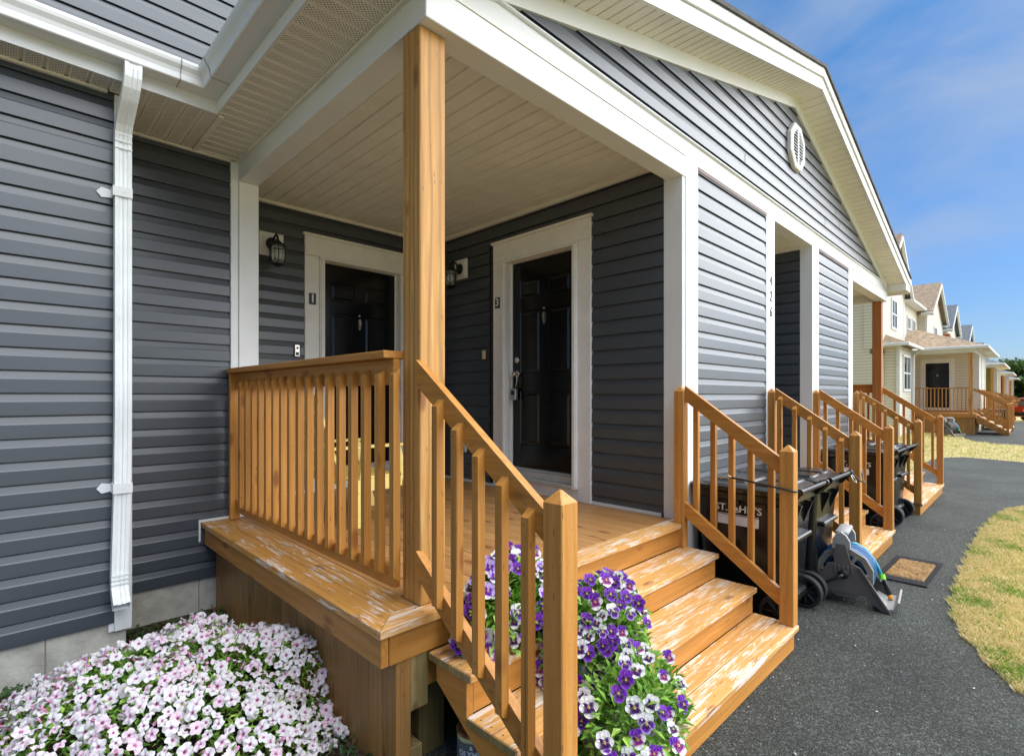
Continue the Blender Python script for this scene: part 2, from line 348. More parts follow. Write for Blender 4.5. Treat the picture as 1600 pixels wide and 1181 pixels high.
def petalmat(name,trans=.25):
    m,N,L,B=newmat(name); B.inputs['Roughness'].default_value=.6; B.inputs['Specular IOR Level'].default_value=.2
    a=N.new('ShaderNodeAttribute'); a.attribute_name='Col'; L.new(a.outputs[0],B.inputs['Base Color'])
    tr=N.new('ShaderNodeBsdfTranslucent'); L.new(a.outputs[0],tr.inputs[0]); ms=N.new('ShaderNodeMixShader'); ms.inputs[0].default_value=trans
    L.new(B.outputs[0],ms.inputs[1]); L.new(tr.outputs[0],ms.inputs[2]); L.new(ms.outputs[0],N['Material Output'].inputs[0]); return m
PET=petalmat('petals')
def glassmat():
    m,N,L,B=newmat('lantern_glass'); B.inputs['Base Color'].default_value=(.85,.88,.86,1); B.inputs['Roughness'].default_value=.12; B.inputs['Transmission Weight'].default_value=.85; B.inputs['IOR'].default_value=1.3; return m
GLS=glassmat()
WIN=simple('window_glass',(.05,.065,.075),rough=.06,nvar=.3,nscale=1,spec=.8)
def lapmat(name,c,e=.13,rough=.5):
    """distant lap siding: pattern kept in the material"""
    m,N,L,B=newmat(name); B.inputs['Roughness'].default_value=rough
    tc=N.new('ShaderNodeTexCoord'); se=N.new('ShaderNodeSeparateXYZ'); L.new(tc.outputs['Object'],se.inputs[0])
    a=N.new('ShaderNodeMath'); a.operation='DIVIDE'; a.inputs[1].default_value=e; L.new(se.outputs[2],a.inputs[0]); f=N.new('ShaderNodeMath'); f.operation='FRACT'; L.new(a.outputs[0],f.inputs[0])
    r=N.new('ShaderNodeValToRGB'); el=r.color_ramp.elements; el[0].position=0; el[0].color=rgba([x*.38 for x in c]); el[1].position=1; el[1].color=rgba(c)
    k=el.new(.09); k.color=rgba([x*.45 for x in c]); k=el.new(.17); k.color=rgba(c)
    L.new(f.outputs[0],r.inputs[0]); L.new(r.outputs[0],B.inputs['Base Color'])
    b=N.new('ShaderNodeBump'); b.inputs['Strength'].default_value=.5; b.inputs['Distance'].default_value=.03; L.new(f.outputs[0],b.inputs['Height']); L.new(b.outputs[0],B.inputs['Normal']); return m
def shinglemat(name,c):
    m,N,L,B=newmat(name); B.inputs['Roughness'].default_value=.9
    tc=N.new('ShaderNodeTexCoord'); mp=N.new('ShaderNodeMapping'); mp.inputs['Scale'].default_value=(3,6,14); L.new(tc.outputs['Object'],mp.inputs[0])
    n=N.new('ShaderNodeTexNoise'); n.inputs['Scale'].default_value=1; n.inputs['Detail'].default_value=4; L.new(mp.outputs[0],n.inputs[0])
    r=N.new('ShaderNodeValToRGB'); r.color_ramp.elements[0].position=.35; r.color_ramp.elements[0].color=rgba([x*.65 for x in c]); r.color_ramp.elements[1].position=.65; r.color_ramp.elements[1].color=rgba([x*1.3 for x in c])
    L.new(n.outputs[0],r.inputs[0]); L.new(r.outputs[0],B.inputs['Base Color']); return m
SHG=shinglemat('charcoal_shingles',(.075,.07,.07))

# ---------------------------------------------------------------- ground
def sheet(name,pts,z,mat,kind='structure'):
    mb=MB(); mb.poly([(x,y,z) for x,y in pts]); o=mb.build(name,mat,fix=False)
    bm=bmesh.new(); bm.from_mesh(o.data)
    bmesh.ops.triangulate(bm,faces=bm.faces)
    for f in bm.faces:
        if f.normal.z<0: f.normal_flip()
    bm.to_mesh(o.data); bm.free()
    return tag(o,kind=kind)
sheet('ground',[(-400,-400),(900,-400),(900,400),(-400,400)],G-.012,LAWN)
EDGE=[(4.187,.06),(4.331,.145),(4.539,.227),(4.806,.329),(5.139,.427),(5.577,.50),(6.067,.513),(6.787,.521),(7.69,.526),(8.878,.503),(10.036,.435),(10.79,.326),(11.212,.161),(11.6,-.2)]
rag=random.Random(3)
edge=[]
for (a,b),(c,d) in zip(EDGE,EDGE[1:]):
    n=max(3,int(math.hypot(c-a,d-b)/.05))
    for k in range(n): t=k/n; edge.append((a+(c-a)*t+rag.uniform(-.008,.008),b+(d-b)*t+rag.uniform(-.014,.014)))
drive=[(-8,-9),(3.2,-9),(3.45,-1.2),(3.8,-.45)]+edge+[(12.0,-1.0),(12.6,-9),(18.4,-9),(18.8,.1),(19.1,.8),(19.3,1.5),(18.6,1.95),(17.0,2.08),(15.0,1.9),(14.2,2.3),(13.4,2.75),(12.3,3.1),(12.3,6),(-8,6)]
sheet('driveway',drive,G,ASP)
sheet('path_beyond',[(24.6,-6),(25.2,.3),(25.3,1.0),(26.3,1.75),(27.6,2.1),(30.0,2.3),(33.5,2.35),(48,2.2),(48,-6)],G,ASP)
sheet('street',[(61,-60),(70,-60),(70,9),(61,9)],G,ASP)
sheet('planting_bed',[(-6,2.2),(1.5,2.2),(1.5,4.75),(-6,4.75)],G+.008,SOIL)

# ---------------------------------------------------------------- siding and soffit profiles
EXP=.1327; PH=.088
def siding(mb,axis,plane,out,lo,hi,z0,z1,e=EXP,ph=PH):
    """lap siding on plane (axis = running axis), out = +-1 outward; lo(z), hi(z) give the run's ends"""
    f=(lambda v:(lambda z:v))
    if not callable(lo): lo=f(lo)
    if not callable(hi): hi=f(hi)
    k=math.floor((z0-ph)/e); rows=[]
    while True:
        b=ph+k*e
        if b>=z1: break
        for d,z in((-.012,b),(.014,b),(.0145,b+.02*e),(.013,b+.60*e),(.010,b+.66*e),(.0015,b+e-.008),(-.012,b+e-.008)):
            rows.append((d,min(max(z,z0),z1)))
        k+=1
    pts=[]
    for d,z in rows:
        for t in (lo(z),hi(z)):
            pts.append((t,plane+out*d,z) if axis=='x' else (plane+out*d,t,z))
    b=mb._v(pts)
    for i in range(len(rows)-1):
        if rows[i]!=rows[i+1]: mb.face([b+2*i,b+2*i+1,b+2*i+3,b+2*i+2])
    return mb
def grooved(mb,run,u0,u1,c0,c1,zf,sp=.125,gd=.007,gw=.012,first=0):
    """underside sheet, grooves run along 'run'; zf(c) gives the height across"""
    if not callable(zf):
        zz=zf; zf=lambda c:zz
    cs=[(c0,0)]; c=c0+first
    while c<c1-gw:
        if c>c0+gw: cs+=[(c-gw/2,0),(c-gw*.3,gd),(c+gw*.3,gd),(c+gw/2,0)]
        c+=sp
    cs.append((c1,0)); pts=[]
    for c,dz in cs:
        for u in(u0,u1): pts.append((u,c,zf(c)+dz) if run=='x' else (c,u,zf(c)+dz))
    b=mb._v(pts)
    for i in range(len(cs)-1): mb.face([b+2*i,b+2*i+1,b+2*i+3,b+2*i+2])
    return mb

# ---------------------------------------------------------------- the house
H=thing('row_house','slate grey sided house with white trim, a low porch gable and black doors','house',(6.66,4.6,G))
DX0,DX1=2.463,3.385       # door 1 opening
DY0,DY1=3.115,4.035       # door 3 opening
YF,YB,YW,YL=2.029,5.33,4.669,4.154      # facade, porch back wall, recessed wall, projecting left wall
XE=3.915; ZS=2.92; CX=6.665; XEND=16.6
def P(name,mb,mat,**k): return mb.build(name,mat,H,**k)
# left walls
P('siding_wall',siding(MB(),'x',YL,-1,-6,.54,-.443,2.92),SID,fix=False)
P('siding_wall',siding(MB(),'x',YW,-1,.626,1.366,-.443,2.92),SID,fix=False)
m=MB(); m.box(.536,.628,YL-.022,YW-.002,-.50,2.915,.004); m.box(.508,.5355,YL-.004,YL+.006,-.50,-.40); P('corner_post',m,WHT)
P('corner_post',MB().box(1.364,1.4205,YW-.03,YW,.002,2.915,.003),COLM)
P('column_cladding',MB().box(1.4215,1.575,YW-.045,YW+.66,.002,2.764,.004),COLM)
m=MB(); m.box(1.135,1.364,YW-.018,YW-.012,.002,.022); m.box(1.135,1.148,YW-.0185,YW-.0125,-.15,.002); P('trim_strip',m,WHT)
P('foundation',MB().box(-6,.60,YL+.012,YW+.3,-1.0,-.4425),CON)
P('foundation',MB().box(.602,12.9,YW+.012,YW+.35,-1.0,-.4425),CON)
m=MB()
for x in(.21,-.4,-1.0): m.box(x-.004,x+.004,YL+.010,YL+.013,-.72,-.443)
m.box(1.14,1.146,YW+.010,YW+.013,-.72,-.443); P('form_seam',m,simple('form_seam_concrete',(.22,.2,.16),rough=.95))  # darker concrete strips along the form seams
m=MB(); m.box(-6,.5,YL+.016,YL+.3,-.44,3.3); m.box(.5,1.43,YW+.016,YW+.3,-.44,3.3); m.box(1.43,DX0-.04,YB+.016,YB+.3,-.44,3.1); m.box(DX1+.04,XE+.1,YB+.016,YB+.3,-.44,3.1); m.box(DX0-.04,DX1+.04,YB+.016,YB+.3,2.47,3.1); m.box(DX0-.04,DX1+.04,YB+.13,YB+.3,-.44,2.47)
P('inner_wall',m,simple('sheathing',(.05,.05,.05),rough=.9))
# upper storey (set back above the eave)
P('upper_siding_wall',siding(MB(),'x',YW,-1,-6,XEND,3.12,5.75),SID,fix=False)
m=MB(); m.box(-6,XEND,YW+.016,10.5,3.02,5.75); P('upper_wall_core',m,SID)
m=MB(); m.prism([(YW-.45,5.7),(7.6,7.3),(10.9,5.7),(10.9,5.6),(YW-.45,5.6)],'x',-6.4,XEND+.4); P('upper_roof',m,SHG)
P('side_wall',siding(MB(),'y',XEND,1,4.2,10.5,-.44,5.7),SID,fix=False)
m=MB(); m.box(12.9,XEND-.005,YL+.016,10.5,-.715,3.1); P('end_wall_core',m,SID)
P('siding_wall',siding(MB(),'x',YL,-1,12.9,XEND,-.443,2.92),SID,fix=False)
P('siding_wall',siding(MB(),'x',YW,-1,11.96,12.9,-.443,2.92),SID,fix=False)
P('corner_post',MB().box(XEND-.09,XEND+.03,YL-.022,YL+.09,-.5,5.7,.004),WHT)
# porch back and side walls
def backwall(x0,x1,name='porch_wall'):
    P(name,siding(MB(),'x',YB,-1,x0,x1,.0,2.91),SID,fix=False)
DX0,DX1=2.463,3.385       # door 1 opening
DY0,DY1=3.115,4.035       # door 3 opening
P('porch_wall',siding(MB(),'x',YB,-1,1.575,DX0-.19,.03,2.91),SID,fix=False)
P('porch_wall',siding(MB(),'x',YB,-1,DX1+.19,XE,.03,2.91),SID,fix=False)
P('porch_wall',siding(MB(),'x',YB,-1,DX0-.19,DX1+.19,2.68,2.91),SID,fix=False)
P('porch_wall',siding(MB(),'y',XE+.014,-1,YF+.15,DY0-.18,.03,2.91),SID,fix=False)
P('porch_wall',siding(MB(),'y',XE+.014,-1,DY1+.28,YB,.03,2.91),SID,fix=False)
P('porch_wall',siding(MB(),'y',XE+.014,-1,DY0-.18,DY1+.28,2.68,2.91),SID,fix=False)
m=MB(); m.box(1.58,XE,YB-.022,YB-.003,.001,.03); m.box(XE-.006,XE+.012,2.2,YB-.022,.0012,.03); P('trim_strip',m,WHT)
m=MB(); m.box(1.576,XE,YB-.045,YB,2.882,2.911); m.box(XE-.035,XE+.0,2.16,YB-.045,2.882,2.911); P('ceiling_trim',m,SOF)
P('porch_ceiling',grooved(MB(),'y',2.15,YB,1.57,XE+.02,2.912,.127,.011,.022),CEI,fix=False)
# inner cores between porch side walls
m=MB(); m.box(XE+.03,5.994-.004,YF+.02,YF+.2,-.44,3.0); m.box(XE+.03,XE+.08,YF+.2,DY0-.02,-.44,3.0); m.box(XE+.03,XE+.08,DY1+.02,YB+.3,-.44,3.0); m.box(XE+.03,XE+.08,DY0-.02,DY1+.02,2.47,3.0); P('inner_wall',m,simple('sheathing_2',(.05,.05,.05),rough=.9))
# facade panels
def facade(x0,x1): P('facade_siding',siding(MB(),'x',YF,-1,x0,x1,-.443,2.918),SID,fix=False)
facade(4.191,5.752); facade(7.60,9.11)
P('corner_post',MB().box(XE,4.191,YF-.017,YF+.15,-.44,2.919,.004),WHT)
P('corner_post',MB().box(5.752,5.994,YF-.017,YF+.15,-.44,2.919,.004),WHT)
P('corner_post',MB().box(7.33,7.60,YF-.017,YF+.13,-.44,2.919,.004),WHT)
P('corner_post',MB().box(9.11,9.36,YF-.017,YF+.15,-.44,2.919,.004),WHT)
m=MB(); m.box(4.19,5.753,YF-.02,YF-.0,2.885,2.919); m.box(7.599,9.111,YF-.02,YF-.0,2.885,2.919); P('trim_strip',m,simple('brown_channel',(.17,.12,.10),rough=.6))
P('foundation',MB().box(XE,5.99,YF+.012,YF+.3,-1.0,-.4425),CON)
P('foundation',MB().box(7.34,9.36,YF+.012,YF+.3,-1.0,-.4425),CON)
# middle recess
P('porch_wall',siding(MB(),'y',7.335,-1,YF+.13,4.3,.03,2.9),SID,fix=False)
P('porch_wall',siding(MB(),'x',4.3,-1,5.99,7.34,.03,2.9),SID,fix=False)
P('porch_wall',siding(MB(),'y',5.99,1,YF+.15,4.3,.03,2.9),SID,fix=False)
m=MB(); m.box(7.36,7.45,YF+.1,5.6,-.44,3.0); m.box(5.9,5.965,YF+.1,5.6,-.44,3.0); m.box(5.9,7.45,4.32,4.4,-.44,3.0); P('inner_wall',m,SID)
P('porch_ceiling',grooved(MB(),'y',YF+.02,4.3,5.98,7.34,2.91,.127),CEI,fix=False)
P('ceiling_trim',MB().box(7.29,7.334,YF+.1,4.28,2.87,2.909),SOF)
# third porch
P('porch_wall',siding(MB(),'x',YB,-1,9.40,11.76,.03,2.91),SID,fix=False)
P('porch_wall',siding(MB(),'y',9.40,1,YF+.15,YB,.03,2.91),SID,fix=False)
m=MB(); m.box(9.3,9.375,YF+.1,YB+.3,-.44,3.0); m.box(9.3,12.9,YB+.02,YB+.3,-.44,3.0); P('inner_wall',m,SID)
P('porch_ceiling',grooved(MB(),'y',2.15,YB,9.38,11.76,2.912,.127),CEI,fix=False)
P('column_cladding',MB().box(11.755,11.908,YW-.045,YW+.66,.002,2.764,.004),COLM)
# beams and frieze
P('porch_beam',MB().box(1.42,1.575,2.158,YW+.66,2.765,2.921,.004),WHT)
P('porch_beam',MB().box(1.42,3.955,2.004,2.157,2.765,2.932,.004),WHT)
P('porch_beam',MB().box(9.36,11.908,2.004,2.157,2.765,2.932,.004),WHT)
P('porch_beam',MB().box(11.755,11.908,2.158,YW+.66,2.765,2.921,.004),WHT)
P('porch_beam',MB().box(5.995,7.329,YF-.012,2.157,2.90,2.925,.003),WHT)
m=MB(); m.box(1.424,11.904,YF,YF+.05,2.9335,3.092); m.box(1.6,11.7,YF-.022,YF+.03,3.0925,3.106,.003); P('frieze_board',m,WHT)
P('beam_seam_shade',MB().box(1.43,3.953,1.999,2.03,2.9325,2.941),SOF)  # beige strip along the seam, its colour standing in for the shadow line
P('beam_seam_shade',MB().box(9.37,11.9,1.999,2.03,2.9325,2.941),SOF)  # seam shadow put in as a strip on the far beam too
P('column_seam_shade',MB().box(3.957,3.966,2.004,2.0115,.002,2.93),SOF)  # upright beige strip painting in the seam shadow on the column
# gable wall
SL=.268
rl=lambda x:4.37-SL*abs(x-CX)
glo=lambda z:CX-(4.37-z)/SL-.06; ghi=lambda z:CX+(4.37-z)/SL+.06
P('gable_siding',siding(MB(),'x',YF+.004,-1,glo,ghi,3.106,4.40),SID,fix=False)
m=MB(); m.prism([(1.5,3.1),(11.8,3.1),(CX,4.45)],'y',YF+.02,YF+.1); P('gable_core',m,SID)
m=MB()
for x,k in((7.25,6),(8.62,2),(9.05,3),(8.4,3),(7.9,1),(5.2,1)):
    z=PH+math.ceil((3.106-PH)/EXP)*EXP+k*EXP
    if z<4.37-SL*abs(x-CX)-.2: m.box(x-.0015,x+.0015,YF-.0125,YF-.0108,z+.003,z+EXP*.93)
P('siding_joint',m,simple('joint_gap',(.03,.03,.035),rough=.8))
def chev(mb,zl,zh,y0,y1,x0,x1):
    for a,b in((x0,CX),(CX,x1)):
        f=lambda x,z:z-SL*abs(x-CX)
        mb.prism([(a,f(a,zl)),(b,f(b,zl)),(b,f(b,zh)),(a,f(a,zh))],'y',y0,y1)
    return mb
XW,XEa=1.08,12.25
P('rake_board',chev(MB(),4.37,4.497,YF-.026,YF+.02,1.42,11.91),WHT)
YR=1.727
m=MB()
for s in(1,-1):
    def zf(c,s=s): return 4.49-SL*c
    # grooves run along y, spaced along the slope
    cs=MB(); grooved(cs,'y',YR+.02,YF-.026,0.0,5.585,zf,.112,.010,.020)
    b=len(m.v); m.v+=[(CX+s*x,y,z) for x,y,z in cs.v]; m.f+=[tuple(b+i for i in f) for f in cs.f]; m.m+=cs.m
P('rake_soffit',m,SOF,fix=False)
m=chev(MB(),4.475,4.60,YR,YR+.02,XW,XEa); P('rake_fascia',m,WHT)
m=chev(MB(),4.605,4.70,YR-.02,YR+.02,XW-.06,XEa+.06); P('rake_fascia',m,WHT)
m=chev(MB(),4.703,4.738,YR-.04,YW+.02,XW-.03,XEa+.03); P('shingle_roof',m,SHG)
m=chev(MB(),4.60,4.70,YR+.03,YW+.01,XW,XEa); P('roof_deck',m,SOF)
P('eave_return',MB().box(11.93,12.36,YR-.005,YF+.05,2.955,3.10,.004),WHT)
P('eave_return',MB().box(.98,1.405,YR-.005,YF-.03,2.935,3.10,.004),WHT)
# soffits
P('soffit',grooved(MB(),'y',3.95,YL-.02,-6,.62,ZS,.1,.012,.022),PERFX,fix=False)
P('soffit',grooved(MB(),'y',3.95,YW-.016,.62,1.10,ZS,.1,.012,.022,first=.08),PERFX,fix=False)
P('soffit',grooved(MB(),'x',1.083,1.418,YF-.05,YW-.016,ZS,.1,.010,.020,first=.021),PERFY,fix=False)
m=MB(); m.box(1.085,1.115,3.95,YW-.02,ZS-.012,ZS+.0); m.box(1.398,1.4185,YF-.02,YW-.02,ZS-.014,ZS); m.box(-6,.50,YL-.04,YL-.016,ZS-.016,ZS); m.box(.63,1.36,YW-.04,YW-.016,ZS-.016,ZS)
P('soffit_trim',m,SOF)
P('eave_fascia',MB().box(-6,1.075,3.938,3.952,2.918,3.10),WHT)
P('eave_fascia',MB().box(1.070,1.084,1.74,3.937,2.918,3.10),WHT)
P('eave_fascia',MB().box(12.24,12.255,1.74,4.15,2.918,3.10),WHT)
m=MB(); m.prism([(3.82,3.13),(YW+.02,3.36),(YW+.02,3.30),(3.82,3.10)],'x',-6,1.6); P('shingle_roof',m,SHG)
m=MB(); m.prism([(12.25,3.13),(16.9,3.13),(16.9,3.10),(12.25,3.10)],'y',3.85,YW); m.box(12.24,16.9,3.94,3.955,2.918,3.1); m.box(12.24,16.9,3.955,YW,2.918,2.93); P('eave_fascia',m,WHT)
# gutter, K profile: outward distance d from the fascia, height z
KP=[(0,3.115),(0,3.0),(.104,3.0),(.110,3.006),(.112,3.040),(.120,3.062),(.138,3.085),(.144,3.104),(.144,3.120),(.134,3.120),(.132,3.100),(.112,3.070),(.102,3.042),(.100,3.012),(.008,3.010),(.006,3.115)]
def gutter(x_end,y_end):
    mb=MB(); a=[(-6,3.937-d,z) for d,z in KP]; b=[(1.069-d,3.937-d,z) for d,z in KP]; c=[(1.069-d,1.74,z) for d,z in KP]
    return mb.loft([a,b,c])
P('gutter',gutter(0,0),WHT)
m=MB(); m.loft([[(12.256+d,1.75,z) for d,z in KP],[(12.256+d,4.1,z) for d,z in KP]]); P('gutter',m,WHT)
m=MB(); KO=[(d*1.03+(.001 if d>.09 else 0),z-(.002 if z<3.001 else 0)) for d,z in KP]; m.loft([[(.83,3.937-d,z) for d,z in KO],[(.834,3.937-d,z) for d,z in KO]]); P('gutter_seam',m,simple('seam_b',(.25,.24,.21),rough=.7)); m=MB(); m.loft([[(1.069-d,3.66,z) for d,z in KO],[(1.069-d,3.664,z) for d,z in KO]]); P('gutter_seam',m,simple('seam',(.25,.24,.21),rough=.7))
# downspout
def downspout():
    def ring(c,w,d,nx=1,tilt=0):
        out=[]; pts=[(-w,-d),(-w*.55,-d),(-w*.45,-d+.006),(-w*.1,-d+.006),(0,-d),(w*.1,-d+.006),(w*.45,-d+.006),(w*.55,-d),(w,-d),(w,d),(-w,d)]
        ca,sa=math.cos(tilt),math.sin(tilt)
        for x,y in pts: out.append((c[0]+x,c[1]+y*ca,c[2]+y*sa))
        return out
    path=[(.590,3.868,2.999,0),(.590,3.862,2.965,0),(.589,3.868,2.92,.15),(.586,3.89,2.87,.4),(.582,3.93,2.82,.7),(.576,3.985,2.765,.8),(.572,4.035,2.71,.7),(.570,4.065,2.66,.35),(.570,4.078,2.60,0),(.570,4.078,.9,0),(.566,4.082,.42,0),(.553,4.085,-.13,0),(.552,4.075,-.20,-.25),(.552,4.03,-.262,-.75),(.552,3.985,-.30,-.8)]
    m=MB(); rings=[]
    for i,(x,y,z,t) in enumerate(path): rings.append(ring((x,y,z),.043,.034,tilt=t))
    m.loft(rings,cap=False)
    # crimps at the elbows
    for z0,z1,x in((2.55,2.68,.570),(-.20,-.12,.553)):
        n=4
        for k in range(n):
            t=k/(n-1); z=z0+(z1-z0)*t; y=4.075
            m.box(x-.045,x+.045,y-.037,y-.030,z-.003,z+.003)
    return m
P('downspout',downspout(),simple('downspout_paint',(.80,.83,.82),rough=.45,nscale=5,nvar=.10))
for z in(2.276,.42):
    m=MB(); m.box(.524,.616,4.035,4.043,z-.03,z+.03); m.box(.516,.5238,4.035,YL-.02,z-.03,z+.03); m.prism([(.445,z),(.47,z+.032),(.516,z+.024),(.516,z-.024),(.47,z-.032)],'y',YL-.024,YL-.02)
    m.lathe([(.005,0),(.005,-.004)],(.57,4.035,z),'y',8); P('downspout_strap',m,WHT)
# vent in the gable
def octo(cx,cz,w,h,f=.42): return [(cx+w*sx,cz+h*sz) for sx,sz in((-1,-f),(-1,f),(-f,1),(f,1),(1,f),(1,-f),(f,-1),(-f,-1))]
vx,vz=6.665,3.90; m=MB()
outer=octo(vx,vz,.235,.25); inner=octo(vx,vz,.175,.19)
ro=[(x,YF-.055,z) for x,z in outer]; ri=[(x,YF-.055,z) for x,z in inner]
m.loft([[(x,YF-.01,z) for x,z in octo(vx,vz,.25,.262)],[(x,YF-.045,z) for x,z in octo(vx,vz,.247,.26)],ro,ri,[(x,YF-.02,z) for x,z in inner]],cap=False)
V=P('gable_vent',m,WHT)
m=MB(); m.prism(inner,'y',YF-.022,YF-.016); o=m.build('vent_cavity',IRON,V)
m=MB()
for k in range(-5,6):
    z=vz+k*.036; w=.18 if abs(k)<3 else .12
    m.prism([(YF-.052,z-.012),(YF-.024,z+.012),(YF-.024,z+.006),(YF-.052,z-.018)],'x',vx-w,vx+w)
m.box(vx-.018,vx+.018,YF-.056,YF-.046,vz-.2,vz+.2); m.build('louvre',WHT,V)
# doors
def panel_door(mb,w,h):
    """slab in local x (0..w), z (0..h), facing -y"""
    xs=[(.12,.44),(.56,.88)]; zs=[(.055,.345+.02),(.45,.755),(.815,.905)]
    zs=[(.11,.37),(.455,.76),(.82,.91)]
    xcut=sorted({0,w}|{v*w for p in xs for v in p}); zcut=sorted({0,h}|{v*h for p in zs for v in p})
    for i in range(len(xcut)-1):
        for j in range(len(zcut)-1):
            a,b,c,d=xcut[i],xcut[i+1],zcut[j],zcut[j+1]
            isp=any(abs(a-p[0]*w)<1e-6 for p in xs) and any(abs(c-q[0]*h)<1e-6 for q in zs)
            if not isp: mb.poly([(a,0,c),(b,0,c),(b,0,d),(a,0,d)])
            else:
                rings=[]
                for o,y in((0,0),(.008,.013),(.018,.014),(.044,.002),(.048,.001)):
                    rings.append([(a+o,y,c+o),(b-o,y,c+o),(b-o,y,d-o),(a+o,y,d-o)])
                mb.loft(rings,cap=False); o=.048; mb.poly([(a+o,.001,c+o),(b-o,.001,c+o),(b-o,.001,d-o),(a+o,.001,d-o)])
    mb.box(0,w,.0105,.04,0,h)
def door(xf,w,num,hinge_left):
    """xf maps local (x along wall, y into wall, z) to world"""
    h=2.185; z0=.24
    fr=MB(); fr.xf=xf
    # flat casing
    fr.box(-.205,-.055,-.025,.02,.0,2.455,.004); fr.box(w+.055,w+.205,-.025,.02,.0,2.455,.004); fr.box(-.205,w+.205,-.026,.02,2.4565,2.655,.004); fr.box(-.225,w+.225,-.045,.01,2.656,2.682,.004)
    fr.box(-.054,w+.054,-.02,.02,.0,.11,.003)
    # brick mould
    for a,b in((-.053,-.004),(w+.004,w+.053)): fr.box(a,b,-.045,.02,.112,2.428,.008); fr.box(a+.012 if a<0 else a,b if a<0 else b-.012,-.058,-.0455,.112,2.428,.005)
    fr.box(-.053,w+.053,-.046,.02,2.4285,2.4555,.008)
    # jambs
    fr.box(-.035,-.001,.0205,.12,.15,2.45); fr.box(w+.001,w+.035,.0205,.12,.15,2.45); fr.box(-.001,w+.001,.0206,.12,2.4255,2.46)
    fr.box(-.004,.012,.05,.075,.2,2.4255,.004); fr.box(w-.012,w+.004,.05,.075,.2,2.4255,.004)
    F=fr.build('door_frame',CAS,H)
    s=MB(); s.xf=xf; s.box(-.05,w+.05,-.055,.02,.112,.15,.005); s.box(0,w,.0,.12,.151,.215,.004); s.box(.0,w,.035,.075,.216,.236,.003); s.build('sill',simple('sill_aluminium',(.55,.57,.56),rough=.35,metal=.4),F)
    d=MB(); d.xf=xf@Matrix.Translation((0.004,.078,z0)); panel_door(d,w-.008,h); Dr=d.build('door',BLK,H,fix=False)
    k=MB(); k.xf=xf
    hx=.07 if hinge_left==False else w-.07
    for z,r in((1.215+z0-.07,.033),(1.065+z0-.07,.036)): k.lathe([(r,.078),(r,.070),(r*.8,.064),(r*.35,.060)],(hx,0,z),'y',20)
    k.lathe([(.012,.06),(.012,.04),(.026,.032),(.028,.015),(.018,.008)],(hx,0,1.065+z0-.07),'y',18)
    k.box(hx-.004,hx+.004,.045,.062,1.215+z0-.085,1.215+z0-.055); k.build('handle',NICK,Dr,autos=40)
    k=MB(); k.xf=xf; k.lathe([(.012,.078),(.012,.07),(.006,.068)],(w/2,0,z0+1.66),'y',14)
    k.loft([[(w/2-.014,.078,z0+1.62),(w/2+.014,.078,z0+1.62),(w/2+.014,.066,z0+1.62),(w/2-.014,.066,z0+1.62)],[(w/2-.018,.078,z0+1.57),(w/2+.018,.078,z0+1.57),(w/2+.016,.06,z0+1.57),(w/2-.016,.06,z0+1.57)],[(w/2-.006,.078,z0+1.50),(w/2+.006,.078,z0+1.50),(w/2+.006,.068,z0+1.50),(w/2-.006,.068,z0+1.50)]])
    k.build('knocker',NICK,Dr)
    return Dr
door(Matrix.Translation((DX0,YB,0)),DX1-DX0,'1',False)
XF3=Matrix.Translation((XE+.012,DY1,0))@Matrix.Rotation(R(-90),4,'Z')
door(XF3,DY1-DY0,'3',False)

# number plaques
def plaque(name,xf,txt,label):
    m=MB(); m.xf=xf; m.box(-.037,.037,-.006,0,-.058,.058,.002); o=m.build('number_plaque',IRON); tag(o,label,'house number')
    t=MB(); t.xf=xf; text_mb(t,txt,.115,face_south((0,-.0075,0)),.001,bold=.003); t.build('numeral',LBL,o); return o
plaque('n',Matrix.Translation((2.335,YB-.027,2.005)),'1','small black plaque with a white 1 on the casing of the rear door')
plaque('n',Matrix.Translation((XE-.014,4.165,2.015))@Matrix.Rotation(R(-90),4,'Z'),'3','small black plaque with a white 3 on the casing of the side door')
t426=thing('street_number','dark upright numerals 4 2 6 stacked on the white trim beside the middle entrance','house number',(5.87,YF-.02,2.0))
for ch,z in(('4',2.225),('2',2.056),('6',1.89)):
    m=MB(); text_mb(m,ch,.155,face_south((5.872,YF-.021,z)),.0015,shear=.12); m.build('numeral',IRON,t426)
# bells, outlet
def gadget(xf,w,h,mat,label,cat,name,btn=None):
    m=MB(); m.xf=xf; m.box(-w/2,w/2,-.022,0,-h/2,h/2,.006); o=tag(m.build(name,mat),label,cat)
    if btn: b=MB(); b.xf=xf; b.lathe([(w*.22,-.023),(w*.2,-.026)],(0,0,h*.22),'y',12); b.box(-w*.25,w*.25,-.026,-.0225,-h*.38,-h*.12); b.build('button',btn,o)
gadget(Matrix.Translation((2.176,YB-.014,1.458)),.055,.125,NICK,'silver doorbell with dark button on siding left of the rear door','doorbell','doorbell',IRON)
gadget(Matrix.Translation((XE,4.395,1.46))@Matrix.Rotation(R(-90),4,'Z'),.05,.10,simple('almond_plastic',(.72,.60,.34)),'plain almond coloured doorbell on siding beside the side door','doorbell','doorbell')
gadget(Matrix.Translation((XE,4.752,.42))@Matrix.Rotation(R(-90),4,'Z'),.10,.16,WHT,'white outdoor socket cover low on the dark side wall','socket','socket_cover',GRYL)
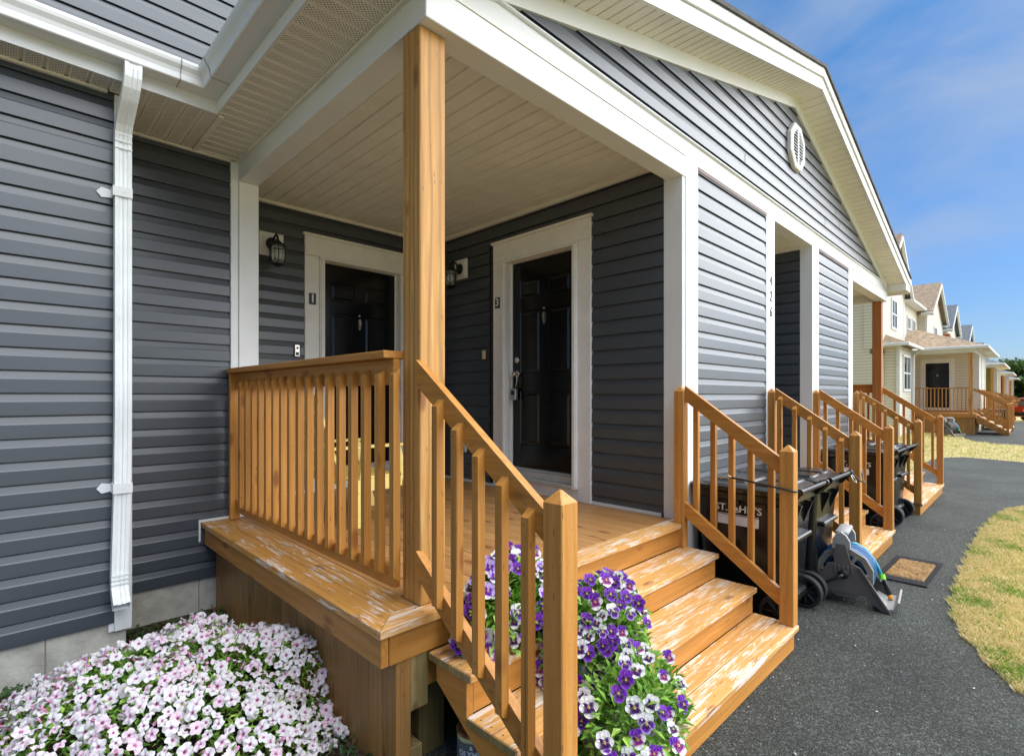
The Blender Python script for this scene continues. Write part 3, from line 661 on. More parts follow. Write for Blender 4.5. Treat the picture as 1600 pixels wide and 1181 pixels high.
# lanterns
def lantern(xf,label):
    L0=thing('wall_lantern',label,'wall lamp',tuple(xf@Vector((0,0,0))),0,'lanterns by the porch doors')
    m=MB(); m.xf=xf; m.box(-.115,.115,-.018,0,-.115,.115,.004); m.box(-.085,.085,-.03,-.0185,-.085,.085,.004); m.build('mounting_block',CAS,L0)
    m=MB(); m.xf=xf; m.lathe([(.062,-.031),(.062,-.04),(.045,-.052),(.02,-.06)],(0,0,.0),'y',20)
    m.tube([(0,-.05,.0),(0,-.085,.055),(0,-.13,.075),(0,-.165,.05),(0,-.17,.01)],.011,8); m.tube([(0,-.05,-.02),(0,-.1,-.03),(0,-.13,.0)],.007,6)
    m.lathe([(.006,.05),(.010,.04),(.004,.03)],(0,-.17,0),'z',10); m.build('arm',IRON,L0,autos=40)
    m=MB(); m.xf=xf; m.lathe([(.012,.015),(.03,-.005),(.074,-.035),(.078,-.045),(.070,-.047)],(0,-.17,0),'z',20); m.build('lamp_cap',IRON,L0,autos=40)
    m=MB(); m.xf=xf; m.lathe([(.060,-.047),(.068,-.09),(.066,-.16),(.050,-.215)],(0,-.17,0),'z',20,cap=False); m.build('lamp_glass',GLS,L0,smooth=True)
    m=MB(); m.xf=xf
    for k in range(6):
        a=k*math.pi/3+.3; m.tube([(r*math.cos(a),-.17+r*math.sin(a),z) for r,z in((.066,-.045),(.074,-.09),(.072,-.16),(.054,-.22))],.005,6)
    m.lathe([(.056,-.215),(.058,-.225),(.03,-.24),(.008,-.25)],(0,-.17,0),'z',16); m.lathe([(.075,-.085),(.077,-.09),(.075,-.095)],(0,-.17,0),'z',20,cap=False)
    m.build('lamp_cage',IRON,L0)
    m=MB(); m.xf=xf; m.lathe([(.012,-.05),(.014,-.08),(.028,-.12),(.026,-.15),(.008,-.17)],(0,-.17,0),'z',14); m.build('light_bulb',LBL,L0,smooth=True)
lantern(Matrix.Translation((1.925,YB-.014,2.485)),'black lantern with ribbed glass on white block left of rear door')
lantern(Matrix.Translation((XE,4.80,2.49))@Matrix.Rotation(R(-90),4,'Z'),'black lantern half hidden by the wooden post on the side wall')
# key lockbox
lb=thing('key_lockbox','silver key lockbox with a looped shackle hanging from side door knob','lockbox',(XE+.0,3.96,1.0))
m=MB(); m.xf=XF3; c=Vector((.07,.03,0)); pts=[(c.x+.035*math.cos(a),c.y,1.235-.055+.062*math.sin(a)) for a in [math.pi*.0+k*math.pi/8 for k in range(17)]]
m.tube([(c.x-.012,c.y,1.075)]+[(c.x-.038,c.y,1.13),(c.x-.045,c.y,1.19),(c.x-.028,c.y,1.235),(c.x,c.y,1.25),(c.x+.028,c.y,1.235),(c.x+.045,c.y,1.19),(c.x+.038,c.y,1.13),(c.x+.012,c.y,1.075)],.007,8); m.build('shackle',NICK,lb,smooth=True)
m=MB(); m.xf=XF3; m.box(c.x-.04,c.x+.04,c.y-.022,c.y+.02,.955,1.075,.008); m.build('lockbox_body',simple('lockbox_metal',(.45,.45,.45),rough=.35,metal=.7),lb)
m=MB(); m.xf=XF3; m.box(c.x-.024,c.x+.024,c.y-.026,c.y-.0225,1.01,1.055,.003); m.build('dial_window',IRON,lb)

# ---------------------------------------------------------------- porches and stairs
ztop=lambda y:1.14-.72*(2.03-y); zlow=lambda y:.119+.02-.72*(1.896-y)
YD=1.964; T=.2742; S=.184
def baluster_mesh(h,flip):
    """38 mm baluster, outer side at -x, ends cut on a bevel towards the outside"""
    m=MB(); w=.019; d=.019
    m.loft([[(-w,-d,.022),(w,-d,0),(w,d,0),(-w,d,.022)],[(-w,-d,h-.03),(w,-d,h),(w,d,h),(-w,d,h-.03)]])
    m.screws([(-w-.0003,.004,h-.055),(-w-.0003,-.004,h-.10),(-w-.0003,.0,.07)],'x',.003)
    return m
def newel(name,x,y,z0,ztip,parent,s=.045,mat='newel'):
    m=MB(); r=.004; sh=ztip-.042
    def sq(h,z): return [(x-h+r,y-h,z),(x+h-r,y-h,z),(x+h,y-h+r,z),(x+h,y+h-r,z),(x+h-r,y+h,z),(x-h+r,y+h,z),(x-h,y+h-r,z),(x-h,y-h+r,z)]
    m.loft([sq(s,z0),sq(s,sh),sq(.006,ztip)]); return m.build(name,W[mat],parent)
def sloped(name,x0,x1,y0,y1,zf,h,parent,mat='y'):
    """board on edge from y0 to y1 following zf (top edge)"""
    m=MB(); m.prism([(y0,zf(y0)),(y1,zf(y1)),(y1,zf(y1)-h),(y0,zf(y0)-h)],'x',x0,x1); return m.build(name,W[mat],parent)
def stair_rail(x,side,label,dz=0,dy=0,upper=True,yu=1.985,redd=False,off=(0,0,0),ybot=None):
    """side: -1 balusters on the west of the rails, +1 on the east"""
    ox,oy,oz=off; yl=1.20+dy
    Rr=thing('stair_railing',label,'railing',(x+ox,1.6+oy,G+oz+.3),0,'railings beside the porch steps')
    A=[]
    A.append(newel('newel_post',x,yl,-3*S+.003,.665,Rr))
    if upper: A.append(newel('newel_post',x,1.985,-S+.003 if x!=7.36 else -S+.003,1.077,Rr,s=.04))
    yt=1.944 if upper else 2.072; yb=yl+.046
    rw=.019
    A.append(sloped('handrail',x-rw,x+rw,yb,yt,ztop,.117,Rr)); A.append(sloped('bottom_rail',x-rw,x+rw,yb,yt,zlow,.113,Rr))
    ys=[1.875,1.738,1.600,1.462,1.322]
    for y in ys:
        y+=dy*.5; z0=zlow(y)-.075; z1=ztop(y)-.045
        o=baluster_mesh(z1-z0,0).build('baluster',[W['z'],SCR],None)
        o.location=(x+side*(rw+.0192),y,z0)
        if side>0: o.rotation_euler=(0,0,math.pi)
        put(o,Rr); A.append(o)
    if off!=(0,0,0):
        for o in A: o.location=Vector(o.location)+Vector(off)
        Rr.location=Rr.location
    return Rr
def stairs(x0,x1,label,dy=0,off=(0,0,0),n=3,simple_=False):
    St=thing('porch_steps',label,'steps',((x0+x1)/2,1.5,G),0,'wooden steps up to the porches')
    for k in range(1,n+1):
        yn=YD-T*k+dy*(k/3); z=-S*k; mid=yn+.143
        z-= .0
        m=MB(); m.box(x0,x1,yn,yn+.139,z-.036,z,.004); m.screws([(xx,yn+q,z) for xx in(x0+.03,(x0+x1)/2,x1-.03) for q in(.04,.105)]); m.build('tread_board',[W['tread'],SCR],St)
        m=MB(); m.box(x0,x1,yn+.143,yn+T+.026,z-.036,z,.004); m.screws([(xx,yn+q,z) for xx in(x0+.03,(x0+x1)/2,x1-.03) for q in(.175,.24)]); m.build('tread_board',[W['tread'],SCR],St)
        zb=z-S if k<n else G
        m=MB(); m.box(x0+.04,x1-.02,yn+.028,yn+.05,zb+.0 if k<n else zb-.02,z-.037,.002); m.build('riser',W['x'],St)
    for k in range(1,n+1):
        yn=YD-T*k+dy*(k/3); m=MB(); m.box(x0-.0025,x0-.0003,yn+.004,yn+.135,-S*k-.033,-S*k-.003); m.build('cut_end',W['end'],St); m=MB(); m.box(x0-.0025,x0-.0003,yn+.147,yn+T+.02,-S*k-.033,-S*k-.003); m.build('cut_end',W['end'],St)
    # outer stringers
    for xs in(x0+.004,x1-.042):
        pl=[(YD-.03,-.20)]
        for k in range(1,n+1):
            yn=YD-T*k+dy*(k/3); pl+=[(yn+T+.03 if k>1 else yn+T-.03,-S*k-.037),(yn+.03,-S*k-.037)]
            if k<n: pl+=[(yn+.03,-S*(k+1)-.037)]
        pl+=[(YD-T*n+.03+dy,G),(YD-T*n+.16+dy,G),(YD-.03,-.295)]
        q=[]; 
        for p in pl:
            if not q or (abs(q[-1][0]-p[0])>1e-4 or abs(q[-1][1]-p[1])>1e-4): q.append(p)
        m=MB(); m.prism(q,'x',xs,xs+.038); m.build('stringer',W['y'],St)
    return St
def porch(x0r,mir,label,lab2,lab3,xin):
    """corner porch; x0r = railing line, mir=+1: railing on the west, -1: on the east"""
    Xf=lambda d:x0r+mir*d      # d measured from the railing's outer plane 1.34
    Pd=thing('porch_deck',label,'porch',(Xf(1.3),3.3,G))
    b=lambda d0,d1,y0,y1,z0,z1,ch=.004:MB().box(Xf(d0),Xf(d1),y0,y1,z0,z1,ch)
    o0=1.155-1.40
    # ledge boards along y, mitred with the front nosing
    for a,c in((o0,o0+.139),(o0+.143,o0+.282)):
        m=MB(); X0,X1=Xf(a),Xf(c); f0=YD+(a-o0); f1=YD+(c-o0)
        f0,f1=min(f0,YD+.143),min(f1,YD+.143); m.prism([(X0,f0),(X1,f1),(X1,YW-.02),(X0,YW-.02)],'z',-.036,0); m.screws([(Xf(a+q),yy,0) for q in(.03,.11) for yy in(2.4,2.95,3.5,4.05,4.55)]); m.build('ledge_board',[W['ledge'],SCR],Pd)
    m=MB(); XR=Xf(xin-x0r) if mir>0 else Xf(x0r-xin)
    m.prism([(Xf(o0+.004),YD),(XR,YD),(XR,YD+.139),(Xf(o0+.143),YD+.139)],'z',-.036,0); m.screws([(Xf(o0+.25+.55*q),YD+e_,0) for q in range(4) for e_ in(.04,.105)]); m.build('nosing_board',[W['tread'],SCR],Pd)
    d=o0+.286; wd=abs(xin-x0r)
    while d<wd-.01:
        d2=min(d+.139,wd); b(d,d2,YD+.143 if d>o0+.29 else YD+.29,YB-.02,-.036,-.0005,.003).build('deck_board',W['deck'],Pd); d+=.143
    b(o0+.02,o0+.058,YD+.022,YW-.02,-.175,-.0365,.003).build('deck_fascia',W['y'],Pd)
    b(o0+.06,wd,YD+.018,YD+.056,-.175,-.0365,.003).build('deck_fascia',W['x'],Pd)
    # vertical skirt boards
    y=YD+.03; k=0
    while y<YW-.05:
        y2=min(y+.119,YW-.02); b(o0+.10,o0+.122,y,y2-.0035,G-.02,-.176,.002).build('skirt_board',W['skirt'],Pd); y=y2; k+=1
    b(o0+.1245,o0+.18,YD+.035,YD+.055,G,-.176,.002).build('skirt_board',W['skirt'],Pd)
    b(o0+.182,o0+.275,YD+.037,YD+.07,-.43,-.176,.002).build('joist_block',W['end'],Pd)
    b(o0+.277,wd,YD+.058,YD+.096,-.36,-.176,.002).build('rim_joist',W['x'],Pd)
    b(o0+.27,o0+.42,YD+.10,YD+.24,G,-.37,.004).build('support_post',W['old'],Pd)
    b(o0+.15,o0+.24,YD+.16,YD+.25,G,G+.2,.003).build('wood_block',W['end'],Pd)
    b(o0+.16,o0+.26,YD+.06,YD+.15,G,G+.1,.003).build('wood_block',W['end'],Pd)
    b(o0+.18,wd,YD+1.0,YD+1.04,G,-.2,.0).build('inner_bracing',IRON,Pd)
    # post
    po=MB(); px=Xf(1.431-1.40); r=.006
    x0,x1=sorted((px-mir*.002,px+mir*.150)); po.box(x0,x1,2.066,2.2127,.0015,2.764,.005)
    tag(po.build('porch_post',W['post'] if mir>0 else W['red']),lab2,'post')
    # railing
    Ra=thing('porch_railing',lab3,'railing',(Xf(0),3.3,0),0,'porch side railings')
    bb=lambda d0,d1,y0,y1,z0,z1:MB().box(Xf(d0),Xf(d1),y0,y1,z0,z1,.004)
    mt='y'
    bb(-.075,.06,2.214,YW-.046,1.182,1.220).build('cap_rail',W[mt],Ra); bb(-.02,.018,2.214,YW-.046,1.055,1.181).build('top_rail',W[mt],Ra)
    bb(-.02,.018,2.214,YW-.046,.06,.16).build('bottom_rail',W[mt],Ra); bb(-.058,.016,YW-.09,YW-.047,.002,1.181).build('end_stud',W['z'],Ra)
    proto=None
    for k in range(17):
        y=2.174+.1372*k
        if proto is None: o=proto=baluster_mesh(1.02,0).build('baluster',[W['z'],SCR],None)
        else: o=proto.copy(); COL.objects.link(o)
        o.location=(Xf(-.0396),y,.112); o.rotation_euler=(0,0,0 if mir>0 else math.pi); o.parent=None; put(o,Ra)
    return Pd
porch(1.40,1,'near corner porch deck with worn bench ledge and brown skirt boards','tall knotty wooden post at the near corner of the porch','railing of close balusters between the near post and dark wall',XE-.003)
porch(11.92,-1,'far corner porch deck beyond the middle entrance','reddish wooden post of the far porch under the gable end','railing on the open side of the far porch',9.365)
# middle landing
Pm=thing('porch_deck','narrow landing deck inside the middle recess','porch',(6.66,3,G))
x=6.0
while x<7.3: MB().box(x,min(x+.139,7.325),YD+.143,4.28,-.036,-.0005,.003).build('deck_board',W['deck'],Pm); x+=.143
MB().box(5.85,7.42,YD,YD+.139,-.036,0,.004).build('nosing_board',W['x'],Pm); MB().box(5.87,7.40,YD+.018,YD+.056,-.36,-.0365,.003).build('deck_fascia',W['x'],Pm)
stairs(1.425,3.863,'weathered wooden steps of the near porch with planters on them')
stairs(5.79,7.43,'wooden steps below the middle entrance beside the hose reel',dy=.03)
stairs(9.45,11.88,'wooden steps of the far porch farthest along the house',dy=.03)
stair_rail(1.43,-1,'nearest stair railing, left of the near steps, fixed to tall post',upper=False)
stair_rail(3.838,1,'stair railing between the near steps and the first pair of bins')
stair_rail(5.825,-1,'stair railing between the hose reel and the middle steps',dy=.03)
stair_rail(7.385,1,'stair railing on the far side of the middle steps',dy=.03)
stair_rail(9.48,-1,'stair railing between the second pair of bins and the far steps',dy=.03)
stair_rail(11.87,1,'stair railing at the outer end of the far steps',upper=False,dy=.03)

# ---------------------------------------------------------------- wheelie bins
def make_bin(label):
    B0=thing('wheelie_bin',label,'bin',(0,0,0),0,'black wheeled bins between the steps')
    m=MB(); rings=[rrect(0,-.01,.262,.27,.05,.06),rrect(0,-.01,.275,.285,.05,.10),rrect(0,.0,.298,.325,.05,.62),rrect(0,.0,.315,.345,.05,.90),rrect(0,0,.318,.35,.05,.905),rrect(0,0,.338,.37,.06,.92),rrect(0,0,.338,.37,.06,.965),rrect(0,0,.325,.355,.05,.97)]
    m.loft(rings); m.box(-.20,.20,-.375,-.30,.62,.66,.01)
    for x in(-.13,.13): m.prism([(-.40,.90),(-.33,.90),(-.33,.72)],'x',x-.012,x+.012)
    for y in(-.2,0,.2): m.box(-.327,-.30,y-.012,y+.012,.86,.915,.003); m.box(.30,.327,y-.012,y+.012,.86,.915,.003)
    m.box(-.24,.24,-.33,-.2,.13,.21,.02); m.build('bin_body',PBLK,B0,autos=35)
    m=MB(); m.loft([rrect(0,.01,.345,.375,.07,.972),rrect(0,.01,.352,.382,.07,.985),rrect(0,.01,.350,.380,.07,1.012),rrect(0,.02,.31,.34,.08,1.032),rrect(0,.02,.30,.33,.08,1.034)])
    m.loft([rrect(0,.12,.22,.17,.06,1.033),rrect(0,.12,.20,.15,.05,1.052),rrect(0,.12,.19,.14,.05,1.054)])
    m.loft([rrect(-.165,-.19,.125,.12,.03,1.033),rrect(-.165,-.19,.115,.11,.03,1.047)]); m.loft([rrect(.165,-.19,.125,.12,.03,1.033),rrect(.165,-.19,.115,.11,.03,1.047)])
    Ld=m.build('bin_lid',PBLK,B0,autos=35)
    m=MB(); m.tube([(-.34,-.44,1.03),(.34,-.44,1.03)],.017,12)
    m.build('bin_handle',PBLK,B0,autos=50)
    for x in(-.31,.31):
        m=MB(); m.prism([(-.445,1.045),(-.36,1.02),(-.36,.93),(-.38,.93),(-.46,1.02)],'x',x-.012,x+.012)
        m.lathe([(.024,x-.02),(.024,x+.02)],(0,-.44,1.03),'x',12)
        m.build('handle_bracket',PBLK,B0)
    m=MB(); m.tube([(-.33,-.29,.13),(.33,-.29,.13)],.011,8); m.build('axle',IRON,B0)
    for x in(-.31,.31):
        m=MB(); m.lathe([(.10,x-.028),(.122,x-.028),(.13,x-.018),(.13,x+.018),(.122,x+.028),(.10,x+.028)],(0,-.29,.13),'x',28,cap=False); w=m.build('wheel',RUB,B0,autos=40)
        m=MB(); m.lathe([(.028,x-.03),(.028,x+.03)],(0,-.29,.13),'x',14); m.lathe([(.104,x-.008),(.104,x+.008)],(0,-.29,.13),'x',24)
        for k in range(8):
            a=k*math.pi/4; c,s_=math.cos(a),math.sin(a)
            m.tube([(x,-.29+c*.025,.13+s_*.025),(x,-.29+c*.104,.13+s_*.104)],.016,6)
        m.build('wheel_hub',PBLK,w)
    m=MB(); pl=Matrix.Translation((-.3245,0,0))@Matrix.Rotation(R(-1.6),4,'Y')
    fw=lambda p:Matrix.Translation(p)@Matrix.Rotation(R(4.2),4,'Y')@Matrix.Rotation(R(-90),4,'Z')@Matrix.Rotation(R(90),4,'X')
    text_mb(m,"ST. J",.075,fw((-.3165,.105,.845)),.0015,bold=.001,xscale=1.05); text_mb(m,"HN'S",.075,fw((-.3165,-.095,.845)),.0015,bold=.001,xscale=1.05)
    mm=MB(); mm.xf=fw((-.3165,.008,.845)); n=20
    a=[(.028*math.cos(2*math.pi*k/n),.028*math.sin(2*math.pi*k/n),.002) for k in range(n)]; b=[(.021*math.cos(2*math.pi*k/n),.021*math.sin(2*math.pi*k/n),.002) for k in range(n)]
    mm.loft([a,b],cap=False); mm.poly([(-.013,-.012,.002),(.013,-.012,.002),(.013,.002,.002),(0,.014,.002),(-.013,.002,.002)])
    q=len(m.v); m.v+=mm.v; m.f+=[tuple(q+i for i in f) for f in mm.f]; m.m+=mm.m
    mm=MB(); mm.xf=fw((-.3140,0,.80)); mm.box(-.155,.155,-.0015,.0015,-.001,.002); mm.xf=fw((-.3110,0,.755)); mm.box(-.155,.155,-.036,.036,-.001,.002); mm.xf=fw((-.313,.115,.788)); 
    for k in range(6): mm.box(-.035+k*.012,-.027+k*.012,-.004,.004,-.001,.002)
    q=len(m.v); m.v+=mm.v; m.f+=[tuple(q+i for i in f) for f in mm.f]; m.m+=mm.m
    m.build('lettering',LBL,B0,fix=False)
    m=MB(); tl=lambda z:Matrix.Translation((0,-.336+.052*(.80-z)/.3-.006,z))@Matrix.Rotation(R(3),4,'X')@Matrix.Rotation(R(90),4,'X')
    text_mb(m,'426 Richmond H',.058,tl(.70),.0015,shear=.25,bold=.0012); text_mb(m,'Unit 1',.058,tl(.62),.0015,shear=.25,bold=.0012); m.build('handwriting',LBL,B0,fix=False)
    return B0
bn=make_bin('black bin nearest the near steps, lettering facing the railing'); bn.location=(4.37,1.63,G)
move_copy(bn,(5.12,1.63,G),0,'black bin in the first pair, right beside the hose reel')
move_copy(bn,(8.12,1.66,G),0,'nearer black bin of the second pair, past the middle steps')
move_copy(bn,(8.86,1.66,G),R(-2),'farther black bin of the second pair, beside the far steps')
def cord(name,pts,r,label,mat=IRON,hook=None):
    t=thing(name,label,'cord',pts[0]); m=MB(); m.tube(pts,r,6); m.build('elastic_cord',mat,t,smooth=True)
    m=MB(); m.tube(hook,.005,6); m.build('cord_hook',NICK,t,smooth=True)
cord('bungee_cord',[(4.02,1.60,.30),(3.95,1.35,.345),(3.895,1.17,.35),(3.84,1.146,.355),(3.79,1.148,.36),(3.783,1.22,.37),(3.80,1.50,.40),(3.81,1.58,.405)][2:],.007,'black bungee cord hooked round the newel beside first bin',hook=[(3.81,1.57,.405),(3.80,1.60,.42),(3.79,1.63,.405),(3.80,1.65,.39)])
cord('bungee_cord',[(5.47,1.19,.315),(5.55,1.15,.24),(5.68,1.13,.20),(5.80,1.165,.22),(5.885,1.19,.30),(5.89,1.26,.36)],.007,'dark cable looped from bin handle round the newel above hose reel',hook=[(5.44,1.19,.30),(5.46,1.17,.24),(5.52,1.16,.215),(5.53,1.17,.25),(5.46,1.18,.29)])

# ---------------------------------------------------------------- hose reel
def hose_reel(label,loc,rz,sc=1.0,col=HOS):
    Q=thing('hose_reel',label,'hose reel',loc,rz,'hose reels on the ground')
    X=Matrix.Translation(loc)@Matrix.Rotation(rz,4,'Z')@Matrix.Scale(sc,4)
    def M():
        m=MB(); m.xf=X; return m
    for x in(-.20,.185):
        m=M(); m.prism([(-.34,0),(-.29,0),(-.15,.11),(.11,.11),(.22,0),(.31,0),(.125,.345),(.06,.37),(-.06,.37),(-.12,.345)],'x',x-.014,x+.014)
        m.prism([(-.344,.0),(-.325,0),(-.108,.345),(-.124,.348)],'x',x-.024,x-.0145)
        for k in range(5): m.box(x-.020,x-.0145,-.07+k*.032,-.052+k*.032,.285,.345,.002)
        m.build('side_plate',GRY,Q)
    for x in(-.20,.185):
        m=M(); m.prism([(-.055,.371),(.075,.371),(.06,.53),(-.01,.53)],'x',x-.013,x+.013); m.build('handle_arm',GRY,Q)
    m=M()
    pts=[(-.20,.022,.52),(-.20,.022,.575),(-.17,.022,.605),(-.1,.022,.615),(.09,.022,.615),(.155,.022,.605),(.185,.022,.575),(.185,.022,.52)]
    
    for xx in(-.20,.165): m.prism([(-.05,.49),(.09,.49),(.085,.57),(.06,.615),(.02,.635),(-.015,.61),(-.045,.56)],'x',xx-.012,xx+.03)
    m.box(-.17,.165,-.03,.075,.598,.637,.012); m.build('carry_handle',GRYL,Q,autos=50)
    for x in(-.155,.145):
        m=M(); n=12
        def ng(r,xx): return [(xx,.0+r*math.cos(2*math.pi*k/n+.26),.27+r*math.sin(2*math.pi*k/n+.26)) for k in range(n)]
        m.loft([ng(.172,x-.008),ng(.218,x-.010),ng(.224,x),ng(.218,x+.010),ng(.172,x+.008)],cap=False); m.loft([ng(.07,x-.008),ng(.07,x+.008)])
        m.loft([ng(.172,x+.008),ng(.165,x),ng(.172,x-.008)],cap=False)
        for k in range(6):
            a=k*math.pi/3; m.tube([(x,.06*math.cos(a),.27+.06*math.sin(a)),(x,.18*math.cos(a),.27+.18*math.sin(a))],.016,6)
        m.build('reel_flange',BEI,Q)
    m=M(); m.lathe([(.09,-.15),(.09,.14)],(0,0,.27),'x',18); m.build('drum',simple('drum_navy',(.012,.02,.07),rough=.5),Q)
    m=M(); rr=random.Random(5)
    for k in range(8):
        x=-.128+k*.0345; 
        for r in ((.200,.168,.135) if k%2 else (.206,.176,.142)):
            r+=rr.uniform(-.004,.004); m.tube([(x+rr.uniform(-.003,.003),r*math.cos(2*math.pi*a/28),.27+r*math.sin(2*math.pi*a/28)) for a in range(28)],.0155,8,closed=True)
    m.build('hose_coil',col,Q,smooth=True)
    m=M(); m.tube([(.05,.0,.485),(.09,-.06,.478),(.12,-.12,.44),(.125,-.18,.37),(.12,-.22,.30),(.10,-.25,.235)],.016,8); m.build('hose_end',HOG,Q,smooth=True)
    m=M(); m.lathe([(.034,-.235),(.040,-.225),(.040,-.214)],(0,.0,.27),'x',16); m.tube([(-.235,.0,.27),(-.25,.04,.245),(-.26,.12,.19),(-.262,.20,.14),(-.262,.28,.11)],[.016,.013,.012,.013,.016],8); m.build('crank',IRON,Q,smooth=True)
    m=M(); m.prism([(-.22,.05),(-.30,.015),(-.37,.03),(-.40,.11),(-.385,.11),(-.355,.045),(-.30,.035),(-.22,.07)],'x',-.21,.20); m.build('front_tray',GRYL,Q)
    m=M(); m.tube([(.10,-.252,.24),(.09,-.262,.20)],.026,10); m.build('hose_connector',LIM,Q)
    m=M(); m.tube([(.09,-.27,.195),(.075,-.30,.12),(.07,-.31,.07)],[.017,.024,.016],10); m.tube([(.085,-.25,.17),(.12,-.30,.13),(.12,-.32,.08)],.010,6); m.build('spray_nozzle',IRON,Q,autos=50)
    m=M(); m.tube([(.07,-.31,.075),(.062,-.325,.045)],.019,10); m.build('nozzle_ring',ORA,Q)
    return Q
hose_reel('grey hose reel with blue hose standing beside the first bins',(5.15,1.15,G),R(6),.93)
hose_reel('small dark hose reel far off on grass before cream house',(28.9,2.7,G),R(-30),1.25,col=GRY)

# door mat
mt=thing('door_mat','coir door mat with black rubber border lying on the asphalt','mat',(6.38,.885,G))
XM=Matrix.Translation((6.38,.885,G))@Matrix.Rotation(R(-1.5),4,'Z')
m=MB(); m.xf=XM; m.box(-.475,.475,-.20,.20,.001,.010,.003)
for k in range(4):
    m.box(-.47+k*.035,-.45+k*.035,-.195,.195,.0101,.018,.003); m.box(.45-k*.035,.47-k*.035,-.195,.195,.0101,.018,.003)
for k in range(30):
    m.box(-.33+k*.0225,-.318+k*.0225,-.196,-.155,.0101,.018,.002); m.box(-.33+k*.0225,-.318+k*.0225,.155,.196,.0101,.018,.002)
m.build('rubber_border',RUB,mt)
m=MB(); m.xf=XM; nx,ny=46,22; g=[[None]*(ny+1) for _ in range(nx+1)]; rr=random.Random(9)
for i in range(nx+1):
    for j in range(ny+1): g[i][j]=(-.335+.67*i/nx,-.15+.30*j/ny,.0105 if i in(0,nx) or j in(0,ny) else .024+rr.uniform(-.003,.004))
b=m._v([g[i][j] for i in range(nx+1) for j in range(ny+1)])
for i in range(nx):
    for j in range(ny): a=b+i*(ny+1)+j; m.face([a,a+1,a+ny+2,a+ny+1])
m.build('coir_pile',COIR,mt)

# ---------------------------------------------------------------- yellow chair and paint can
ch=thing('patio_chair','yellow wooden patio chair standing behind the porch railing','chair',(1.95,4.0,0))
def cb(name,x0,x1,y0,y1,z0,z1): MB().box(x0,x1,y0,y1,z0,z1,.004).build(name,YEL,ch)
for y in(3.62,4.28):
    m=MB(); m.prism([(2.25,.60),(2.31,.60),(2.47,.002),(2.42,.002)],'y',y-.018,y+.018); m.build('front_leg',YEL,ch)
    m=MB(); m.prism([(1.98,.62),(2.04,.62),(1.97,.002),(1.91,.002)],'y',y-.016,y+.016); m.build('rear_leg',YEL,ch)
    cb('armrest',1.72,2.33,y-.035,y+.035,.601,.622)
for k in range(6):
    y=3.68+k*.108; m=MB(); m.prism([(1.83,.33),(1.85,.33),(1.63,1.05-abs(k-2.5)*.012),(1.61,1.05-abs(k-2.5)*.012)],'y',y-.045,y+.045); m.build('back_slat',YEL,ch)
for k in range(5): cb('seat_slat',1.86+k*.09,1.94+k*.09,3.60,4.30,.365,.385)
cb('seat_apron',2.305,2.325,3.60,4.30,.28,.364); cb('seat_apron',1.86,2.304,3.602,3.62,.27,.364)
pc=thing('paint_can','dented white and yellow paint can with rusty rim under the steps','paint can',(1.58,1.84,G))
PAP=simple('can_label',(.70,.62,.30),rough=.4,nscale=14,nvar=.5); RST=simple('rusty_metal',(.26,.10,.035),rough=.8,nscale=40,nvar=.5,bump=.3)
c0=(1.58,1.84,G)
m=MB(); m.lathe([(.083,.003),(.083,.18)],c0,'z',28); m.build('can_body',PAP,pc,autos=40)
m=MB(); m.lathe([(.085,.175),(.087,.182),(.085,.19),(.075,.19),(.070,.182),(.01,.181)],c0,'z',28,cap=True); m.build('can_lid',RST,pc,autos=40)
m=MB(); m.lathe([(.0838,.07),(.0838,.155)],c0,'z',28,cap=False); m.build('label_band',simple('label_grey',(.16,.17,.17),rough=.4),pc,autos=40)
def wrap(mb,txt,size,z,a0):
    t=MB(); text_mb(t,txt,size,Matrix.Identity(4),.0003,bold=.001)
    for x,y,zz in t.v:
        a=a0+x/.0845; mb.v.append((c0[0]+(.0846+zz)*math.cos(a),c0[1]+(.0846+zz)*math.sin(a),c0[2]+z+y))
    q=len(mb.v)-len(t.v); mb.f+=[tuple(q+i for i in f) for f in t.f]; mb.m+=t.m
m=MB(); wrap(m,'OLYMPIC',.036,.105,R(223)); wrap(m,'MAXIMUM',.026,.055,R(223)); m.poly([(c0[0]+.0852*math.cos(R(a)),c0[1]+.0852*math.sin(R(a)),c0[2]+z) for a,z in((212,.128),(222,.128),(220,.146),(214,.146))]); m.build('lettering',LBL,pc,fix=False)

